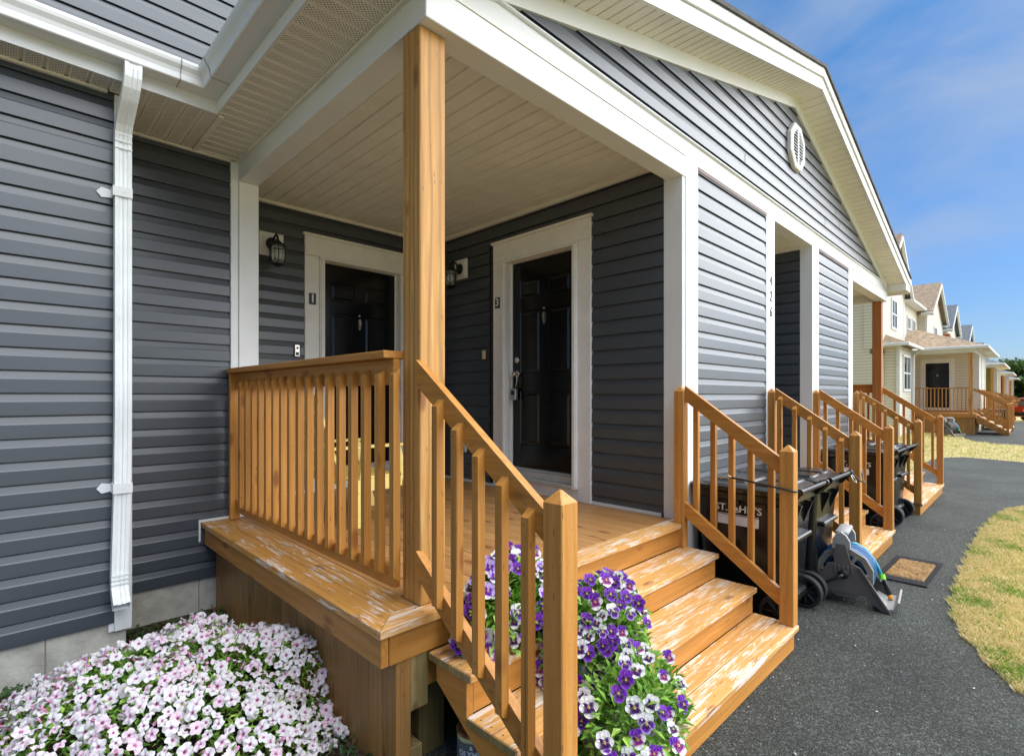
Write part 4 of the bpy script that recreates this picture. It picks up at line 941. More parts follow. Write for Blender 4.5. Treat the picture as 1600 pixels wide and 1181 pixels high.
# ---------------------------------------------------------------- plants
def leaf(m,p,n,up,l,w,fold=.25):
    """pointed folded leaf: p base, direction n"""
    n=n.normalized(); s=n.cross(up)
    if s.length<1e-3: s=Vector((1,0,0))
    s.normalize(); u=s.cross(n)
    b=m._v([p,p+n*l*.45+s*w*.5+u*w*fold,p+n*l+u*(-l*.12),p+n*l*.45-s*w*.5+u*w*fold,p+n*l*.5]); 
    m.face([b,b+1,b+4]); m.face([b+1,b+2,b+4]); m.face([b+2,b+3,b+4]); m.face([b+3,b,b+4])
def rvec(r): 
    while True:
        v=Vector((r.uniform(-1,1),r.uniform(-1,1),r.uniform(-1,1)))
        if .05<v.length<1: return v.normalized()
def petunia_mesh(seed,white):
    r=random.Random(seed); m=MB(); m.col=[]
    n=30; R0=.033; cols=[]
    prof=[(.0,-.032,(.30,.42,.10)),(.09,-.030,(.35,.45,.12)),(.10,-.012,(.45,.10,.28)),(.17,-.004,(.58,.28,.44)),(.34,.001,(.84,.77,.82)),(.5,.002,(.76,.74,.75)),(1.0,-.003,(.78,.77,.775))]
    ph=r.random()*6; ring_pts=[]
    for t,z,c in prof:
        for k in range(n):
            a=2*math.pi*k/n; lobe=1-.20*t*t*(1-abs(math.sin(2.5*a)))**1.3; rad=R0*t*lobe*(1+.05*math.sin(a+ph))
            zz=z+.006*t*math.sin(5*a+ph)+.003*t*math.sin(3*a+ph*2)
            m.v.append((rad*math.cos(a),rad*math.sin(a),zz))
            vein=(abs(math.sin(2.5*a))>.93) and .3<t<.8
            cc=[c[i]*(.93 if vein and i!=1 else .82 if vein else 1) for i in range(3)]
            if white<1: cc=[cc[0]*1.0,cc[1]*(white+(1-white)*(.55)),cc[2]*(white+(1-white)*.85)]
            m.col.append(cc)
    for i in range(len(prof)-1):
        for k in range(n): j=(k+1)%n; m.face([i*n+k,i*n+j,(i+1)*n+j,(i+1)*n+k])
    me=bpy.data.meshes.new('blossom'); me.from_pydata(m.v,[],m.f); me.materials.append(PET)
    ca=me.color_attributes.new('Col','FLOAT_COLOR','POINT'); f=[]
    for c in m.col: f+=[c[0],c[1],c[2],1]
    ca.data.foreach_set('color',f); me.polygons.foreach_set('use_smooth',[True]*len(me.polygons)); return me,m
PMs=[petunia_mesh(k,w) for k,w in((1,1),(2,1),(3,.65),(4,1),(5,.88))]
def orient(n,roll): 
    q=Vector((0,0,1)).rotation_difference(n.normalized()); return q.to_matrix().to_4x4()@Matrix.Rotation(roll,4,'Z')
MC=Vector((.67,3.0,G-.02)); MR=Vector((.80,.84,.48))
def mound(th,t,k=1.0):
    # th azimuth, t 0 rim .. 1 top
    el=t*math.pi/2; bump=1+.07*math.sin(3*th+1)+.05*math.sin(5*th+2.3)+.06*math.sin(7*th+9*t)
    return Vector((MC.x+MR.x*k*bump*math.cos(el)*math.cos(th),MC.y+MR.y*k*bump*math.cos(el)*math.sin(th),MC.z+MR.z*k*math.sin(el)*(1+.08*math.sin(4*th+5*t))))
pt=thing('petunia_plant','large mound of white petunias with pink throats beside the porch','flowering plant',(MC.x,MC.y,G))
r=random.Random(21); m=MB()
for k in range(9000):
    th=r.uniform(0,2*math.pi); t=r.random()**.8; d=r.uniform(.80,.985); p=mound(th,t,d); n=(p-MC); n.z*=2; n.normalize(); v=(n*.7+rvec(r)*.9)
    if p.x>1.255: continue
    leaf(m,p,v,Vector((0,0,1)),r.uniform(.03,.055),r.uniform(.010,.020))
for k in range(160):
    th=r.uniform(0,2*math.pi); t=r.random()*.9; p=mound(th,t,.85); q=mound(th,t,1.03+r.random()*.05)
    if q.x<1.25: m.tube([p,(p+q)/2+Vector((0,0,.01)),q],.0016,4)
m.build('foliage',LEAF,pt,fix=False)
PK=simple('petunia_bud_pink',(.62,.22,.42),rough=.6,nvar=.3,nscale=60); m=MB()
for k in range(150):
    th=r.uniform(0,6.28); t=r.random()*.95; p=mound(th,t,.99); n=((p-MC).normalized()+rvec(r)*.6).normalized(); l=r.uniform(.025,.045)
    if p.x<1.23: m.tube([p,p+n*l*.6,p+n*l],[.0022,.0045,.007 if k%3 else .002],6)
tag(m.build('buds',PK,pt),kind='stuff')
cands=[]
pts=[]
for k in range(9000):
    th=r.uniform(0,2*math.pi); t=r.random()**1.15; p=mound(th,t,r.uniform(.985,1.05)); n=(p-MC); n.z*=1.6; n.normalize()
    if p.x>1.24 or p.z<G+.03: continue
    if all((p-q).length>.041 for q in pts): pts.append(p); cands.append((p,n))
cands.sort(key=lambda c:(c[0]-Vector((0,0,1))).length)
rest=MB(); rest.col=[]
camv=Vector((0,0,1.0))
for i,(p,n) in enumerate(cands):
    me,src=PMs[r.choice((0,1,3,0,1,2,4))]; tocam=(camv-p).normalized(); nn=(n*.8+tocam*.2+rvec(r)*.95+Vector((0,-.1,.35))).normalized(); sc=r.choice((r.uniform(.6,.8),r.uniform(.8,1.05),r.uniform(.85,1.05)))
    if i<100:
        o=bpy.data.objects.new('blossom',me); COL.objects.link(o); o.location=p; o.rotation_euler=orient(nn,r.uniform(0,6)).to_euler(); o.scale=(sc,)*3; put(o,pt)
    else:
        X=Matrix.Translation(p)@orient(nn,r.uniform(0,6))@Matrix.Scale(sc,4); b=len(rest.v)
        rest.v+=[tuple(X@Vector(v)) for v in src.v]; rest.f+=[tuple(b+j for j in f) for f in src.f]; rest.m+=[0]*len(src.f); rest.col+=src.col
tag(rest.build('blossoms',PET,pt,smooth=True,fix=False),kind='stuff')
# pansies
WHI=(.80,.79,.79); PUR=(.15,.012,.42); DPU=(.055,.006,.11); VIO=(.20,.02,.46); LIL=(.55,.42,.78); MAG=(.25,.015,.20)
def pansy_mesh(kind):
    up,side,low,blotch={'purple':(VIO,PUR,PUR,DPU),'white':(WHI,WHI,WHI,DPU),'mixed':(PUR,WHI,WHI,MAG),'lilac':(LIL,LIL,WHI,PUR),'edged':(WHI,PUR,PUR,DPU)}[kind]
    m=MB(); m.col=[]
    # petals: (angle, radius, width, z, colour)
    for a,Rr,w,z,c,bl in((118,.033,.030,-.002,up,.0),(62,.033,.030,-.0035,up,.0),(190,.031,.027,.0,side,.5),(-10,.031,.027,.001,side,.5),(-90,.034,.036,.003,low,.6)):
        n=16; A=R(a); cx,cy=math.cos(A),math.sin(A); b=len(m.v)
        for t in(0.0,.35,.6,1.0):
            for k in range(n):
                f=2*math.pi*k/n
                # ellipse centred half way out
                ex=(Rr*.5)+Rr*.5*t*math.cos(f); ey=w*.5*t*math.sin(f)*1.05
                wob=.0022*t*math.sin(5*f+a)
                m.v.append((ex*cx-ey*cy,ex*cy+ey*cx,z+wob+.003*t*t)); d=ex/Rr
                k1=max(0,min(1,(bl-d)/.12+.5)) if bl else max(0,min(1,(.22-d)/.1))
                edge_=max(0,(t-.8)/.2)*(.5 if kind=='edged' else .12)
                cc=[c[i]*(1-k1)+blotch[i]*k1 for i in range(3)]; cc=[cc[i]*(1-edge_)+WHI[i]*edge_ for i in range(3)]
                m.col.append(cc)
        for i in range(3):
            for k in range(n): j=(k+1)%n; m.face([b+i*n+k,b+i*n+j,b+(i+1)*n+j,b+(i+1)*n+k])
    b=len(m.v); n=8
    for k in range(n): m.v.append((.004*math.cos(k*math.pi/4),-.002+.0045*math.sin(k*math.pi/4),.0065)); m.col.append((.85,.60,.04))
    m.face(range(b,b+n))
    me=bpy.data.meshes.new('pansy_flower'); me.from_pydata(m.v,[],m.f); me.materials.append(PET)
    ca=me.color_attributes.new('Col','FLOAT_COLOR','POINT'); f=[]
    for c in m.col: f+=[c[0],c[1],c[2],1]
    ca.data.foreach_set('color',f); me.polygons.foreach_set('use_smooth',[True]*len(me.polygons)); return me
PAN={k:pansy_mesh(k) for k in('purple','white','mixed','lilac','edged')}
POT=simple('grey_planter',(.25,.26,.26),rough=.6)
def pansies(label,c,rx,ry,h,nf,seed,kinds,pot,sag=0,front=1):
    r=random.Random(seed); c=Vector(c); t=thing('pansy_planter',label,'flowering plant',tuple(c),0,'planters of pansies on the near steps')
    w,dp,hh=pot; m=MB(); m.loft([rrect(c.x,c.y,w*.42,dp*.42,.02,c.z+.002),rrect(c.x,c.y,w*.5,dp*.5,.02,c.z+hh),rrect(c.x,c.y,w*.46,dp*.46,.02,c.z+hh),rrect(c.x,c.y,w*.45,dp*.45,.02,c.z+hh-.02)]); m.build('planter',POT,t)
    base=Vector((c.x,c.y,c.z+hh*.5)); m=MB()
    def sp(k):
        th=r.uniform(0,2*math.pi); el=math.asin(r.uniform(-.25,1)); 
        return Vector((base.x+rx*k*math.cos(el)*math.cos(th),base.y+ry*k*math.cos(el)*math.sin(th),base.z+h*k*math.sin(el)-(sag*max(0,-math.sin(th))*math.cos(el))))
    for k in range(min(2600,int(nf*34))):
        p=sp(r.uniform(.45,1.0)); n=(p-base).normalized()
        leaf(m,p,n*.8+rvec(r)*.8+Vector((0,0,.2)),Vector((0,0,1)),r.uniform(.035,.072),r.uniform(.018,.036))
    for k in range(nf):
        p=sp(.3); q=sp(.95); m.tube([p,(p+q)/2+Vector((0,0,.03)),q],.0018,4)
    m.build('foliage',LEAF,t,fix=False); ps=[]; tries=0
    while len(ps)<nf and tries<4000:
        tries+=1; p=sp(r.uniform(1.0,1.12)); tc=(camv-p).normalized(); n=(p-base).normalized()
        if n.dot(tc)<-.15 or any((p-q).length<.040 for q in ps): continue
        ps.append(p); nn=(n*.5+tc*.75+rvec(r)*.35).normalized()
        o=bpy.data.objects.new('pansy_flower',PAN[r.choice(kinds)]); COL.objects.link(o); o.location=p
        X=Vector((0,0,1))-nn*nn.z; X.normalize(); side=X.cross(nn); Mx=Matrix((side,X,nn)).transposed(); o.rotation_euler=(Mx@Matrix.Rotation(r.uniform(-.35,.35),3,'Z')).to_euler(); sc=r.uniform(.9,1.3); o.scale=(sc,sc,sc); put(o,t)
    return t
pansies('purple and white pansies in planter on the upper step behind the railing',(1.80,1.83,-S),.29,.15,.33,75,1,['purple','white','mixed','white','edged','purple','lilac'],(.50,.20,.14))
pansies('thick bunch of violet and white pansies on the middle step',(2.16,1.56,-2*S),.35,.19,.36,95,2,['purple','purple','white','edged','purple','mixed','purple','white'],(.54,.20,.14))
pansies('trailing green pansies in grey planter on the lowest step',(2.00,1.27,-3*S),.37,.19,.31,48,3,['white','edged','purple','white','mixed'],(.52,.20,.15),sag=.03)
pansies('few lilac and white pansies at the foot of the nearest newel',(1.72,1.00,G),.30,.13,.26,16,4,['lilac','white','mixed','lilac'],(.46,.20,.17))
pansies('small potted plant with pink and white flowers on the far porch steps',(10.15,1.78,-S),.16,.12,.34,9,9,['mixed','white','lilac'],(.24,.2,.16))
# weeds and litter in the bed
r=random.Random(11); m=MB()
def weedpatch(cx,cy,rx,ry,n,hz=.05,ll=(.02,.05)):
    for k in range(n):
        a=r.uniform(0,6.28); d=math.sqrt(r.random()); p=Vector((cx+rx*d*math.cos(a),cy+ry*d*math.sin(a),G+.008+r.uniform(0,hz)*(1-d*.7)))
        if p.y>YW-.03 or (p.y>YL-.03 and p.x<.62) or (p.x>1.25): continue
        leaf(m,p,Vector((r.uniform(-1,1),r.uniform(-1,1),r.uniform(-.1,.8))),Vector((0,0,1)),r.uniform(*ll),r.uniform(.010,.024))
weedpatch(.0,3.95,.75,.22,2600,.08); weedpatch(-.2,3.7,.8,.3,1600,.06); weedpatch(.75,4.35,.35,.3,500,.05); weedpatch(1.15,4.30,.16,.22,220,.10,(.05,.09)); weedpatch(1.1,2.35,.25,.5,420,.05,(.03,.07)); weedpatch(.6,3,1.3,1.2,2600,.02); 
tag(m.build('ground_cover',WEED,fix=False),kind='stuff',label='low green and reddish weeds growing along the foundation')
m=MB()
for k in range(1500):
    x=r.uniform(-.3,1.25); y=r.uniform(2.2,4.65); s=r.uniform(.006,.02)
    if y>YL-.03 and x<.64: continue
    b=len(m.v); n=rvec(r); p=Vector((x,y,G+.012)); q=n.cross(Vector((0,0,1))).normalized() if abs(n.z)<.99 else Vector((1,0,0)); w=q.cross(n)
    m.box(x-s,x+s*.8,y-s*.4,y+s*.3,G+.006,G+.010+s*.4,.001)
tag(m.build('bark_mulch',simple('mulch',(.07,.045,.03),rough=.9,nscale=30,nvar=.6),fix=False),kind='stuff',label='dark bark mulch over the planting bed')
# grit on the asphalt and grass by its edges
m=MB(); r=random.Random(5)
for k in range(170):
    x=r.uniform(1.6,9); y=r.uniform(.0,1.3)
    if y<.5 and 4.2<x: continue
    s=r.choice((.003,.004,.005,.005,.008)); m.xf=Matrix.Translation((x,y,G+.002))@Matrix.Rotation(r.uniform(0,3),4,'Z'); m.box(-s,s,-s*.6,s*.6,-.002,s*.6,s*.3)
for x,y,s in((2.55,.93,.011),(2.43,.98,.009),(2.63,.80,.008),(3.4,.62,.008),(2.9,.55,.007)): m.xf=Matrix.Translation((x,y,G+.002))@Matrix.Rotation(x*9,4,'Z'); m.box(-s,s,-s*.5,s*.5,-.002,s*.4,s*.2)
m.xf=None; tag(m.build('loose_grit',simple('grit',(.42,.42,.38),rough=.8),fix=False),kind='stuff',label='pale grit scattered over the asphalt')
def inpoly(x,y,P):
    c=False; j=len(P)-1
    for i in range(len(P)):
        if (P[i][1]>y)!=(P[j][1]>y) and x<(P[j][0]-P[i][0])*(y-P[i][1])/(P[j][1]-P[i][1])+P[i][0]: c=not c
        j=i
    return c
m=MB(); r=random.Random(8)
def edge_y(x):
    for (a,b),(c,d) in zip(EDGE,EDGE[1:]):
        if a<=x<=c: return b+(d-b)*(x-a)/(c-a)
    return -9
def blades(n,x0,x1,yf,h0,h1,w,test):
    for k in range(n):
        x=r.uniform(x0,x1); y=yf(x)
        if not test(x,y): continue
        h=r.uniform(h0,h1); a=r.uniform(0,6.28); lx,ly=math.cos(a),math.sin(a); l=r.uniform(.2,1.1)*h; ww=w*r.uniform(.6,1.3)
        b=len(m.v); m.v+=[(x-ly*ww,y+lx*ww,G-.01),(x+ly*ww,y-lx*ww,G-.01),(x+lx*l*.4+ly*ww*.7,y+ly*l*.4-lx*ww*.7,G+h*.6),(x+lx*l,y+ly*l,G+h)]; m.f.append((b,b+1,b+2)); m.f.append((b,b+2,b+3)); gi=1 if math.sin(x*3.1+y*5.3)+math.sin(x*7.3-y*9.1+1)+.6*math.sin(x*17+y*13)+r.uniform(-1.3,1.3)>1.45 else 0; m.m+=[gi,gi]
blades(60000,3.7,13,lambda x:edge_y(x)+.03-abs(r.gauss(0,.28)),.012,.045,.0022,lambda x,y:y>-1.5 and y<edge_y(x)+.02+.02*math.sin(x*17))
blades(18000,4,14,lambda x:r.uniform(-2.5,.3),.015,.05,.004,lambda x,y:y<edge_y(x)-.05)
STR=[(12.3,3.1),(13.4,2.75),(14.2,2.3),(15.0,1.9),(17.0,2.08),(18.6,1.95),(19.3,1.5),(19.1,.8),(18.8,.1),(18.4,-3),(24.6,-3),(25.2,.3),(25.3,1.0),(26.3,1.75),(27.6,2.1),(30.0,2.3),(33,2.35),(33,4.1),(17,4.6),(12.3,4.1)]
blades(42000,12.3,33,lambda x:r.uniform(-3,4.5),.02,.06,.008,lambda x,y:inpoly(x,y,STR))
BLADEG=leafmat('green_grass_blades',[(0,(.16,.30,.03)),(.5,(.28,.42,.07)),(1,(.50,.52,.15))],.7)
tag(m.build('lawn_grass',[BLADE,BLADEG],fix=False),kind='stuff',label='short dry yellow grass with green patches')

# ---------------------------------------------------------------- houses farther along the street
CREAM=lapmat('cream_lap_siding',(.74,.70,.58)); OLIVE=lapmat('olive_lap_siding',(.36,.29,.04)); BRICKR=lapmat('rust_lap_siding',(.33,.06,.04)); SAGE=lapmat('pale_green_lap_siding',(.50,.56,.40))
TAN=shinglemat('tan_shingles',(.31,.225,.145)); GRS=shinglemat('grey_shingles',(.13,.15,.165))
def bg_house(name,label,S,base,wall,roof,uw,gables,porch_detail=True,accent=None):
    """S: x offset of the porch pattern; uw=(x0,x1) upper block; gables=[(apex x, half width, apex z)]"""
    Q=thing('house',label,'house',(S+5,6,G),0,'houses farther along the street')
    b=base; x0,x1=uw; accent=accent or wall
    def Bx(n,mat,*a,par=Q): return MB().box(*a).build(n,mat,par)
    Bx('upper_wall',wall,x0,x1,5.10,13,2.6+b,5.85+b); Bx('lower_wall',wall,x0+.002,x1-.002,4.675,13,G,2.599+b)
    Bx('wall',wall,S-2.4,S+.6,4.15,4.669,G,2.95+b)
    for xx in(S-2.4,S+.6): Bx('corner_board',WHT,xx-.06,xx+.06,4.12,4.24,G,2.94+b)

    def window(xa,xb,za,zb,y):
        f=MB()
        for q in((xa-.1,xb+.1,y-.05,y+.02,zb,zb+.1),(xa-.1,xb+.1,y-.05,y+.02,za-.1,za),(xa-.1,xa,y-.05,y+.02,za,zb),(xb,xb+.1,y-.05,y+.02,za,zb),((xa+xb)/2-.03,(xa+xb)/2+.03,y-.045,y+.02,za,zb),(xa,xb,y-.04,y+.02,(za+zb)/2-.03,(za+zb)/2+.03)): f.box(*q)
        F=f.build('window',WHT,Q); MB().box(xa,xb,y-.02,y-.01,za,zb).build('pane',WIN,F)
    window(S-1.5,S+.05,1.1+b,2.5+b,4.15)
    # roof of the low part: hip with eaves at 2.95
    zE=3.0+b
    m=MB(); pts=[(S-2.9,3.8,zE),(S+.85,3.8,zE),(S+.85,4.67,zE+.45),(S-2.2,4.67,zE+.45)]; m.poly(pts); m.poly([(S-2.9,3.8,zE),(S-2.2,4.67,zE+.45),(S-2.9,4.9,zE)]); m.poly([(S-2.9,3.8,zE-.02),(S+.9,3.8,zE-.02),(S+.9,4.7,zE-.02),(S-2.9,4.7,zE-.02)]); m.build('bay_roof',roof,Q)
    A=(S+.95,1.6); Bq=(S+9.3,1.6); rz=zE+1.15
    m=MB(); m.poly([(A[0],A[1],zE),(Bq[0],A[1],zE),(S+6.5,4.4,rz),(S+3.8,4.4,rz)]); m.poly([(A[0],A[1],zE),(S+3.8,4.4,rz),(S+3.8,4.69,rz),(A[0],4.69,zE)]); m.poly([(Bq[0],A[1],zE),(Bq[0],4.69,zE),(S+6.5,4.69,rz),(S+6.5,4.4,rz)]); m.poly([(S+3.8,4.4,rz),(S+6.5,4.4,rz),(S+6.5,4.69,rz),(S+3.8,4.69,rz)]); m.build('porch_roof',roof,Q)
    m=MB(); m.box(A[0]+.02,Bq[0]-.02,A[1]+.02,4.68,zE-.10,zE-.085); m.build('soffit',CEI,Q)
    m=MB(); m.box(A[0],Bq[0],A[1]-.09,A[1]+.02,zE-.12,zE+.01,.02); m.box(A[0]-.09,A[0]+.02,A[1]-.09,3.72,zE-.12,zE+.01,.02); m.box(S-2.98,S+.88,3.72,3.82,zE-.12,zE+.01,.02); m.box(S-2.98,S-2.88,3.82,4.9,zE-.12,zE+.01,.02); m.box(Bq[0]-.02,Bq[0]+.09,A[1]-.09,4.6,zE-.12,zE+.01,.02); m.build('gutter',WHT,Q)
    m=MB(); m.tube([(S+.55,3.8,zE-.1),(S+.55,4.05,zE-.35),(S+.55,4.07,G+.2),(S+.55,3.95,G+.05)],.045,6); m.build('downspout',WHT,Q)
    if porch_detail: MB().box(S+3.0,S+3.5,3.0,3.25,zE+.62,zE+.80,.03).build('roof_vent',W['red'],Q)
    # porch walls
    Bx('porch_wall',accent,S+3.915,S+8.2,2.03,4.67,b-.7,2.9+b); Bx('porch_wall',accent,S+.61,S+3.914,4.66,4.70,b-.7,2.9+b)
    Bx('porch_beam',WHT,S+1.42,S+8.25,2.0,2.15,2.74+b,2.9+b); Bx('porch_beam',WHT,S+1.42,S+1.575,2.151,4.65,2.74+b,2.9+b)
    for xx,w in((S+3.90,.26),(S+5.75,.24),(S+7.95,.28)): Bx('corner_board',WHT,xx,xx+w,2.005,2.2,b-.7,2.739+b)
    Bx('foundation',CON,S+3.92,S+8.2,2.04,4.6,G-.1,b-.701)
    # door in the west-facing porch wall
    f=MB(); f.xf=Matrix.Translation((S+3.915,4.03,b))@Matrix.Rotation(R(-90),4,'Z')
    f.box(-.2,0,-.03,.02,0,2.43); f.box(.92,1.12,-.03,.02,0,2.43); f.box(-.2,1.12,-.03,.02,2.431,2.66); f.box(0,.92,-.03,.02,0,.2); F=f.build('door_frame',CAS,Q)
    d=MB(); d.xf=Matrix.Translation((S+3.895,4.03,b+.22))@Matrix.Rotation(R(-90),4,'Z'); panel_door(d,.92,2.2); Dq=d.build('door',BLK,Q,fix=False)
    d=MB(); d.xf=Matrix.Translation((S+3.895,4.03,b+.22))@Matrix.Rotation(R(-90),4,'Z'); d.lathe([(.03,-.05),(.03,0)],(.07,0,1.0),'y',10); d.box(.44,.49,-.01,0,1.55,1.62); d.build('handle',NICK,Dq)
    # upper gables
    for xa,hw,za in gables:
        sl=(za-(5.85+b))/hw; y0=4.66
        m=MB(); m.prism([(xa-hw,2.8+b),(xa+hw,2.8+b),(xa+hw,5.84+b),(xa,za-.12),(xa-hw,5.84+b)],'y',y0,5.3); m.build('gable_wall',wall,Q)
        for xx in(xa-hw,xa+hw): Bx('corner_board',WHT,xx-.07,xx+.07,y0-.02,y0+.08,2.9+b,5.83+b)
        for s in(1,-1):
            e=hw+.35
            m=MB(); m.prism([(xa,za),(xa+s*e,za-sl*e),(xa+s*e,za-sl*e+.14),(xa,za+.14)],'y',y0-.32,9.5); m.build('roof',roof,Q)
            m=MB(); m.box(xa+s*hw,xa+s*e,y0-.3,5.0,za-sl*e-.10,za-sl*e-.04); m.box(min(xa+s*e,xa+s*(e+.1)),max(xa+s*e,xa+s*(e+.1)),y0-.3,4.9,za-sl*e-.06,za-sl*e+.07,.02); m.build('eave',WHT,Q)
            m=MB(); m.prism([(xa,za-.14),(xa+s*e,za-sl*e-.14),(xa+s*e,za-sl*e-.003),(xa,za-.003)],'y',y0-.36,y0-.24); m.build('rake_board',WHT,Q)
    m=MB(); m.prism([(4.75,5.9+b),(9.0,7.4+b),(13.4,5.9+b)],'x',x0+.05,x1+.3); m.build('main_roof',roof,Q)
    cuts=[x0]
    for xa,hw,za in gables: cuts+=[xa-hw-.36,xa+hw+.36]
    cuts.append(x1+.3)
    for a_,c_ in zip(cuts[::2],cuts[1::2]):
        if c_-a_>.3: m=MB(); m.box(a_,c_,4.62,4.76,5.78+b,5.92+b,.02); m.box(a_,c_,4.765,5.099,5.80+b,5.83+b); m.build('eave',WHT,Q)
    for xa,hw,za in gables: window(xa-.55,xa+.55,3.9+b,5.1+b,4.66)
    if x1-x0>15:
        for wx in(33.4,35.6,37.2): window(wx,wx+.8,3.9+b,5.1+b,5.10)
    # deck, steps and railings in one builder each
    Bx('deck',W['y'],S+1.15,S+3.9,1.96,4.66,b-.17,b); Bx('deck_skirt',W['skirt'],S+1.25,S+3.9,2.0,4.6,G,b-.171)
    po=Bx('porch_post',W['post'],S+1.43,S+1.58,2.07,2.22,b+.001,2.739+b)
    def pbox(n,*a): MB().box(*a).build(n,W['z'],Q)
    pbox('railing',S+1.33,S+1.45,2.22,4.6,b+1.13,b+1.17)
    pbox('railing',S+1.38,S+1.42,2.22,4.6,b+.06,b+.14)
    base0=None
    for k in range(17):
        if base0 is None: o=base0=MB().box(-.02,.02,-.02,.02,0,1.06).build('baluster',W['z'],None)
        else: o=base0.copy(); COL.objects.link(o); o.parent=None
        o.location=(S+1.36,2.3+.137*k,b+.1); put(o,Q)
    n=4 if b>.1 else 3; rise=(b-G)/(n+1)
    xs=[(S+1.43,S+3.86)]+([(S+5.8,S+7.43)] if porch_detail else [])
    for xa,xb in xs:
        for k in range(1,n+1):
            MB().box(xa,xb,YD-.27*k,YD-.27*(k-1)-.005,b-rise*k-.036,b-rise*k).build('tread_board',W['tread'],Q)
            MB().box(xa,xb,YD-.27*k+.03,YD-.27*k+.05,b-rise*(k+1),b-rise*k-.037).build('riser',W['x'],Q)
        yn=YD-.27*n+.06
        for xx in(xa+.03,xb-.03):
            m=MB(); m.prism([(1.95,b-.04),(yn-.06,b-rise*n-.04),(yn-.06,G),(yn+.1,G),(1.95,b-.4)],'x',xx-.02,xx+.02); m.build('stringer',W['y'],Q)
            newel('newel_post',xx,yn,b-rise*n+.002,b-rise*n+1.2,Q)
            zt=lambda y:b+1.1-(1.98-y)*rise/.27*.97
            for h,o_ in((.11,0),(.11,-.93)):
                m=MB(); m.prism([(yn+.04,zt(yn+.04)+o_),(2.06,zt(2.06)+o_),(2.06,zt(2.06)+o_-h),(yn+.04,zt(yn+.04)+o_-h)],'x',xx-.018,xx+.018); m.build('handrail',W['y'],Q)
            for k in range(n+2):
                y=yn+.14+k*.15
                if y<1.95:
                    o=MB().box(xx-.02,xx+.02,y-.02,y+.02,zt(y)-1.0,zt(y)-.05).build('baluster',W['z'],Q)
    return Q
bg_house('house','cream two storey house with tan roofs and a black porch door',29.5,.2,CREAM,TAN,(26.55,45.9),[(29.1,2.6,8.2),(42.6,3.4,8.05)])
bg_house('house','olive and yellow house with grey roofs, second along the street',44.8,.1,CREAM,GRS,(46.6,57.0),[(51.6,2.75,7.75)],accent=OLIVE)
bg_house('house','house with rust red porch and grey roofs, third along the street',60.4,.0,SAGE,GRS,(60.8,72),[(64.2,2.75,7.45)],porch_detail=False,accent=BRICKR)
bg_house('house','small grey roofed house farthest along the street',76,-.1,CREAM,GRS,(71.6+4.5,88),[(79.5,2.75,6.9)],porch_detail=False,accent=OLIVE)
for x,y,lab in((37.0,1.55,'far bin beside the cream house steps, nearer one'),(37.9,1.6,'far bin beside the cream house steps, farther one')):
    move_copy(bn,(x,y,G),0,lab)
# trees beyond the street
def tree(x,y,h,w,seed,label):
    r=random.Random(seed); t=thing('tree',label,'tree',(x,y,G),0,'trees at the end of the street')
    m=MB(); m.tube([(x,y,G-.1),(x+.1,y,G+h*.25),(x-.1,y+.1,G+h*.5),(x,y,G+h*.8)],[.28,.22,.14,.05],8)
    cl=[]
    for k in range(26):
        a=r.uniform(0,6.28); zz=r.uniform(.15,.95); rad=w*math.sqrt(max(0,1-((zz-.5)/.55)**2))*r.uniform(.3,.95); c=Vector((x+rad*math.cos(a),y+rad*math.sin(a),G+h*zz)); cl.append((c,r.uniform(.7,1.3)*w*.30))
        if k<10: m.tube([(x,y,G+h*zz*.6),((x+c.x)/2,(y+c.y)/2,G+h*zz*.8),tuple(c)],[.07,.05,.02],5)
    m.build('trunk',BARK,t)
    m=MB()
    for c,s in cl:
        for k in range(240):
            v=rvec(r)*s*r.uniform(.55,1.05); v.z*=.75; p=c+v; n=rvec(r); leaf(m,p,n,Vector((0,0,1)),r.uniform(.28,.5),r.uniform(.2,.34))
    m.build('crown',TREEL,t,fix=False)
for i,(x,y,h,w,l) in enumerate(((92,1.8,6.2,3.6,'broad tree at the street end, close to the last roof'),(97,-3.5,6.8,4.2,'tallest tree at the street end above the red car'),(90,-7.5,5.2,3.6,'tree at the street end right of the tall one'),(84,.2,3.6,2.6,'low bushy tree behind the blue car'),(105,7,7.4,4.2,'rounded tree at the back behind the roofs'),(86,-4.2,3.6,2.6,'low dark bush directly behind the red car'))):
    tree(x,y,h,w,40+i,l)
po=thing('utility_pole','thin pale leaning pole among trees at the street end','pole',(80,.4,G)); m=MB(); m.tube([(80,.6,G),(80.2,-.6,6.2)],[.09,.06],8); m.build('pole_shaft',simple('pole_wood',(.35,.32,.27),rough=.8),po)
m=MB(); m.box(80.1,80.2,-1.3,.3,5.4,5.5); m.build('crossarm',simple('pole_wood2',(.3,.27,.22),rough=.8),po)
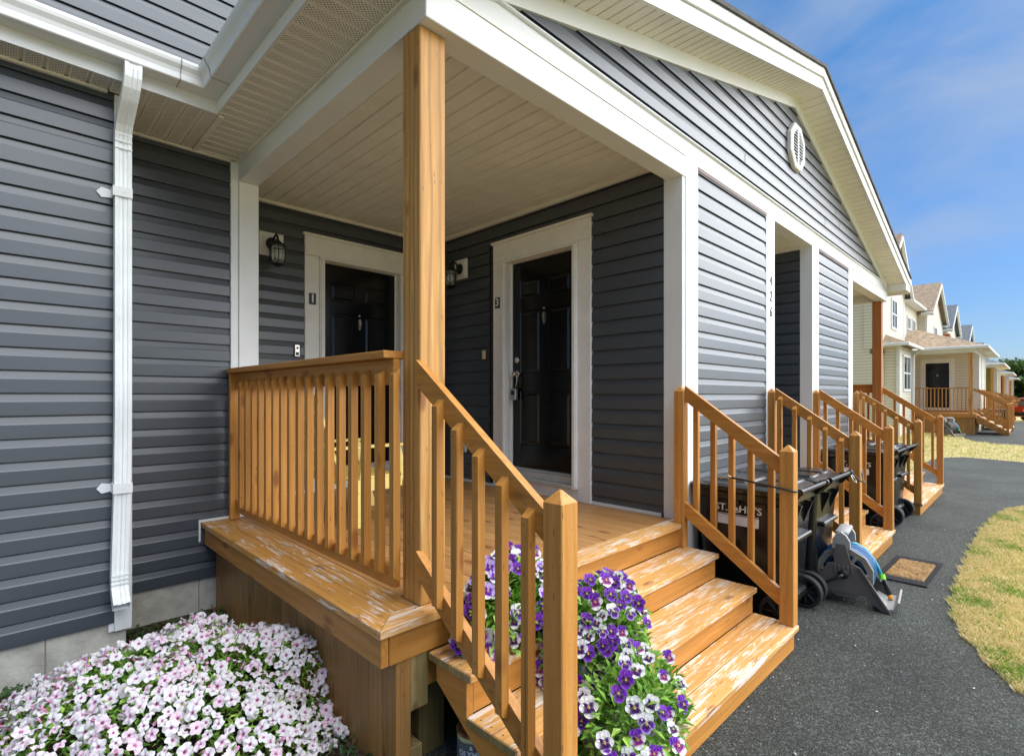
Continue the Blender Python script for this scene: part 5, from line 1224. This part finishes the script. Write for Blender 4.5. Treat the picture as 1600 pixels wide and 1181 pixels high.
# cars
def car(label,loc,rz,paint,cat='car',h=1.68,L=4.6):
    Q=thing('parked_car',label,cat,loc,rz,'cars parked on the street'); X=Matrix.Translation(loc)@Matrix.Rotation(rz,4,'Z')
    k=h/1.68; w=.92
    def M():
        m=MB(); m.xf=X; return m
    def sec(x,zl,zs,zt,wt): # cross-section ring at x: sill, shoulder, top
        return [(x,-w*.92,zl),(x,-w,zl+.18),(x,-w,zs-.12),(x,-w*.95,zs),(x,-wt,zt),(x,wt,zt),(x,w*.95,zs),(x,w,zs-.12),(x,w,zl+.18),(x,w*.92,zl)]
    m=M(); m.loft([sec(-2.28,.42,.70,.72,.80),sec(-2.25,.30,.98,1.0,.82),sec(-2.05,.26,1.02,1.06,.84),sec(-1.2,.24,1.02,1.05,.84),sec(.9,.24,.98,1.01,.84),sec(1.5,.26,.93,.97,.82),sec(2.1,.28,.82,.87,.76),sec(2.3,.36,.66,.70,.66)]); m.build('body',paint,Q,autos=35)
    def gs(x,z,wt): return [(x,-wt,z),(x,wt,z)]
    m=M(); m.loft([[(-2.15,-.83,1.05),(-2.15,.83,1.05),(1.05,.83,1.0),(1.05,-.83,1.0)],[(-1.92,-.70,1.50*k),(-1.92,.70,1.50*k),(.30,.70,1.52*k),(.30,-.70,1.52*k)]]); m.build('windows',WIN,Q)
    m=M(); m.loft([[(-2.02,-.72,1.49*k),(-2.02,.72,1.49*k),(.34,.71,1.52*k),(.34,-.71,1.52*k)],[(-1.8,-.62,1.66*k),(-1.8,.62,1.66*k),(0,.62,1.66*k),(0,-.62,1.66*k)]])
    for y in(-.77,.77):
        for xa,xb in((-2.1,-1.93),(-.75,-.68),(.98,.28)): m.tube([(xa,y*1.06,1.04),(xb if xa!=-.75 else -.72,y*.92,1.50*k)],.045,6)
    m.build('roof',paint,Q)
    for x in(-1.38,1.42):
        for y in(-.86,.86):
            m=M(); m.lathe([(.21,y-.1),(.33,y-.11),(.345,y-.06),(.345,y+.06),(.33,y+.11),(.21,y+.1)],(x,0,.345),'y',24,cap=False); wv=m.build('wheel',RUB,Q,autos=40)
            m=M(); m.lathe([(.22,y-.09),(.05,y-.10),(.05,y+.10),(.22,y+.09)],(x,0,.345),'y',10); m.build('rim',NICK,wv)
    for y in(-.74,.74): m=M(); m.box(-2.32,-2.05,y-.17,y+.17,.86,1.0,.03); m.build('tail_light',simple('tail_red',(.6,.01,.01),rough=.2),Q)
    for y in(-.66,.66): m=M(); m.box(2.05,2.27,y-.14,y+.14,.66,.78,.03); m.build('headlight',GLS,Q)
    m=M(); m.box(-2.34,-2.2,-.85,.85,.36,.60,.05); m.build('bumper',RUB,Q)
    m=M(); m.box(-2.35,-2.30,-.26,.26,.66,.78,.01); m.build('number_plate',LBL,Q)
RED=simple('red_car_paint',(.48,.012,.022),rough=.2,coat=.8,nvar=.02); BLU=simple('blue_grey_car_paint',(.10,.16,.20),rough=.25,coat=.8,nvar=.02)
car('red car parked at right edge of the view on the street',(51.0,-.9,G),R(-38),RED)
car('blue grey car partly hidden behind the red one',(64.5,.9,G),R(100),BLU,h=1.6)
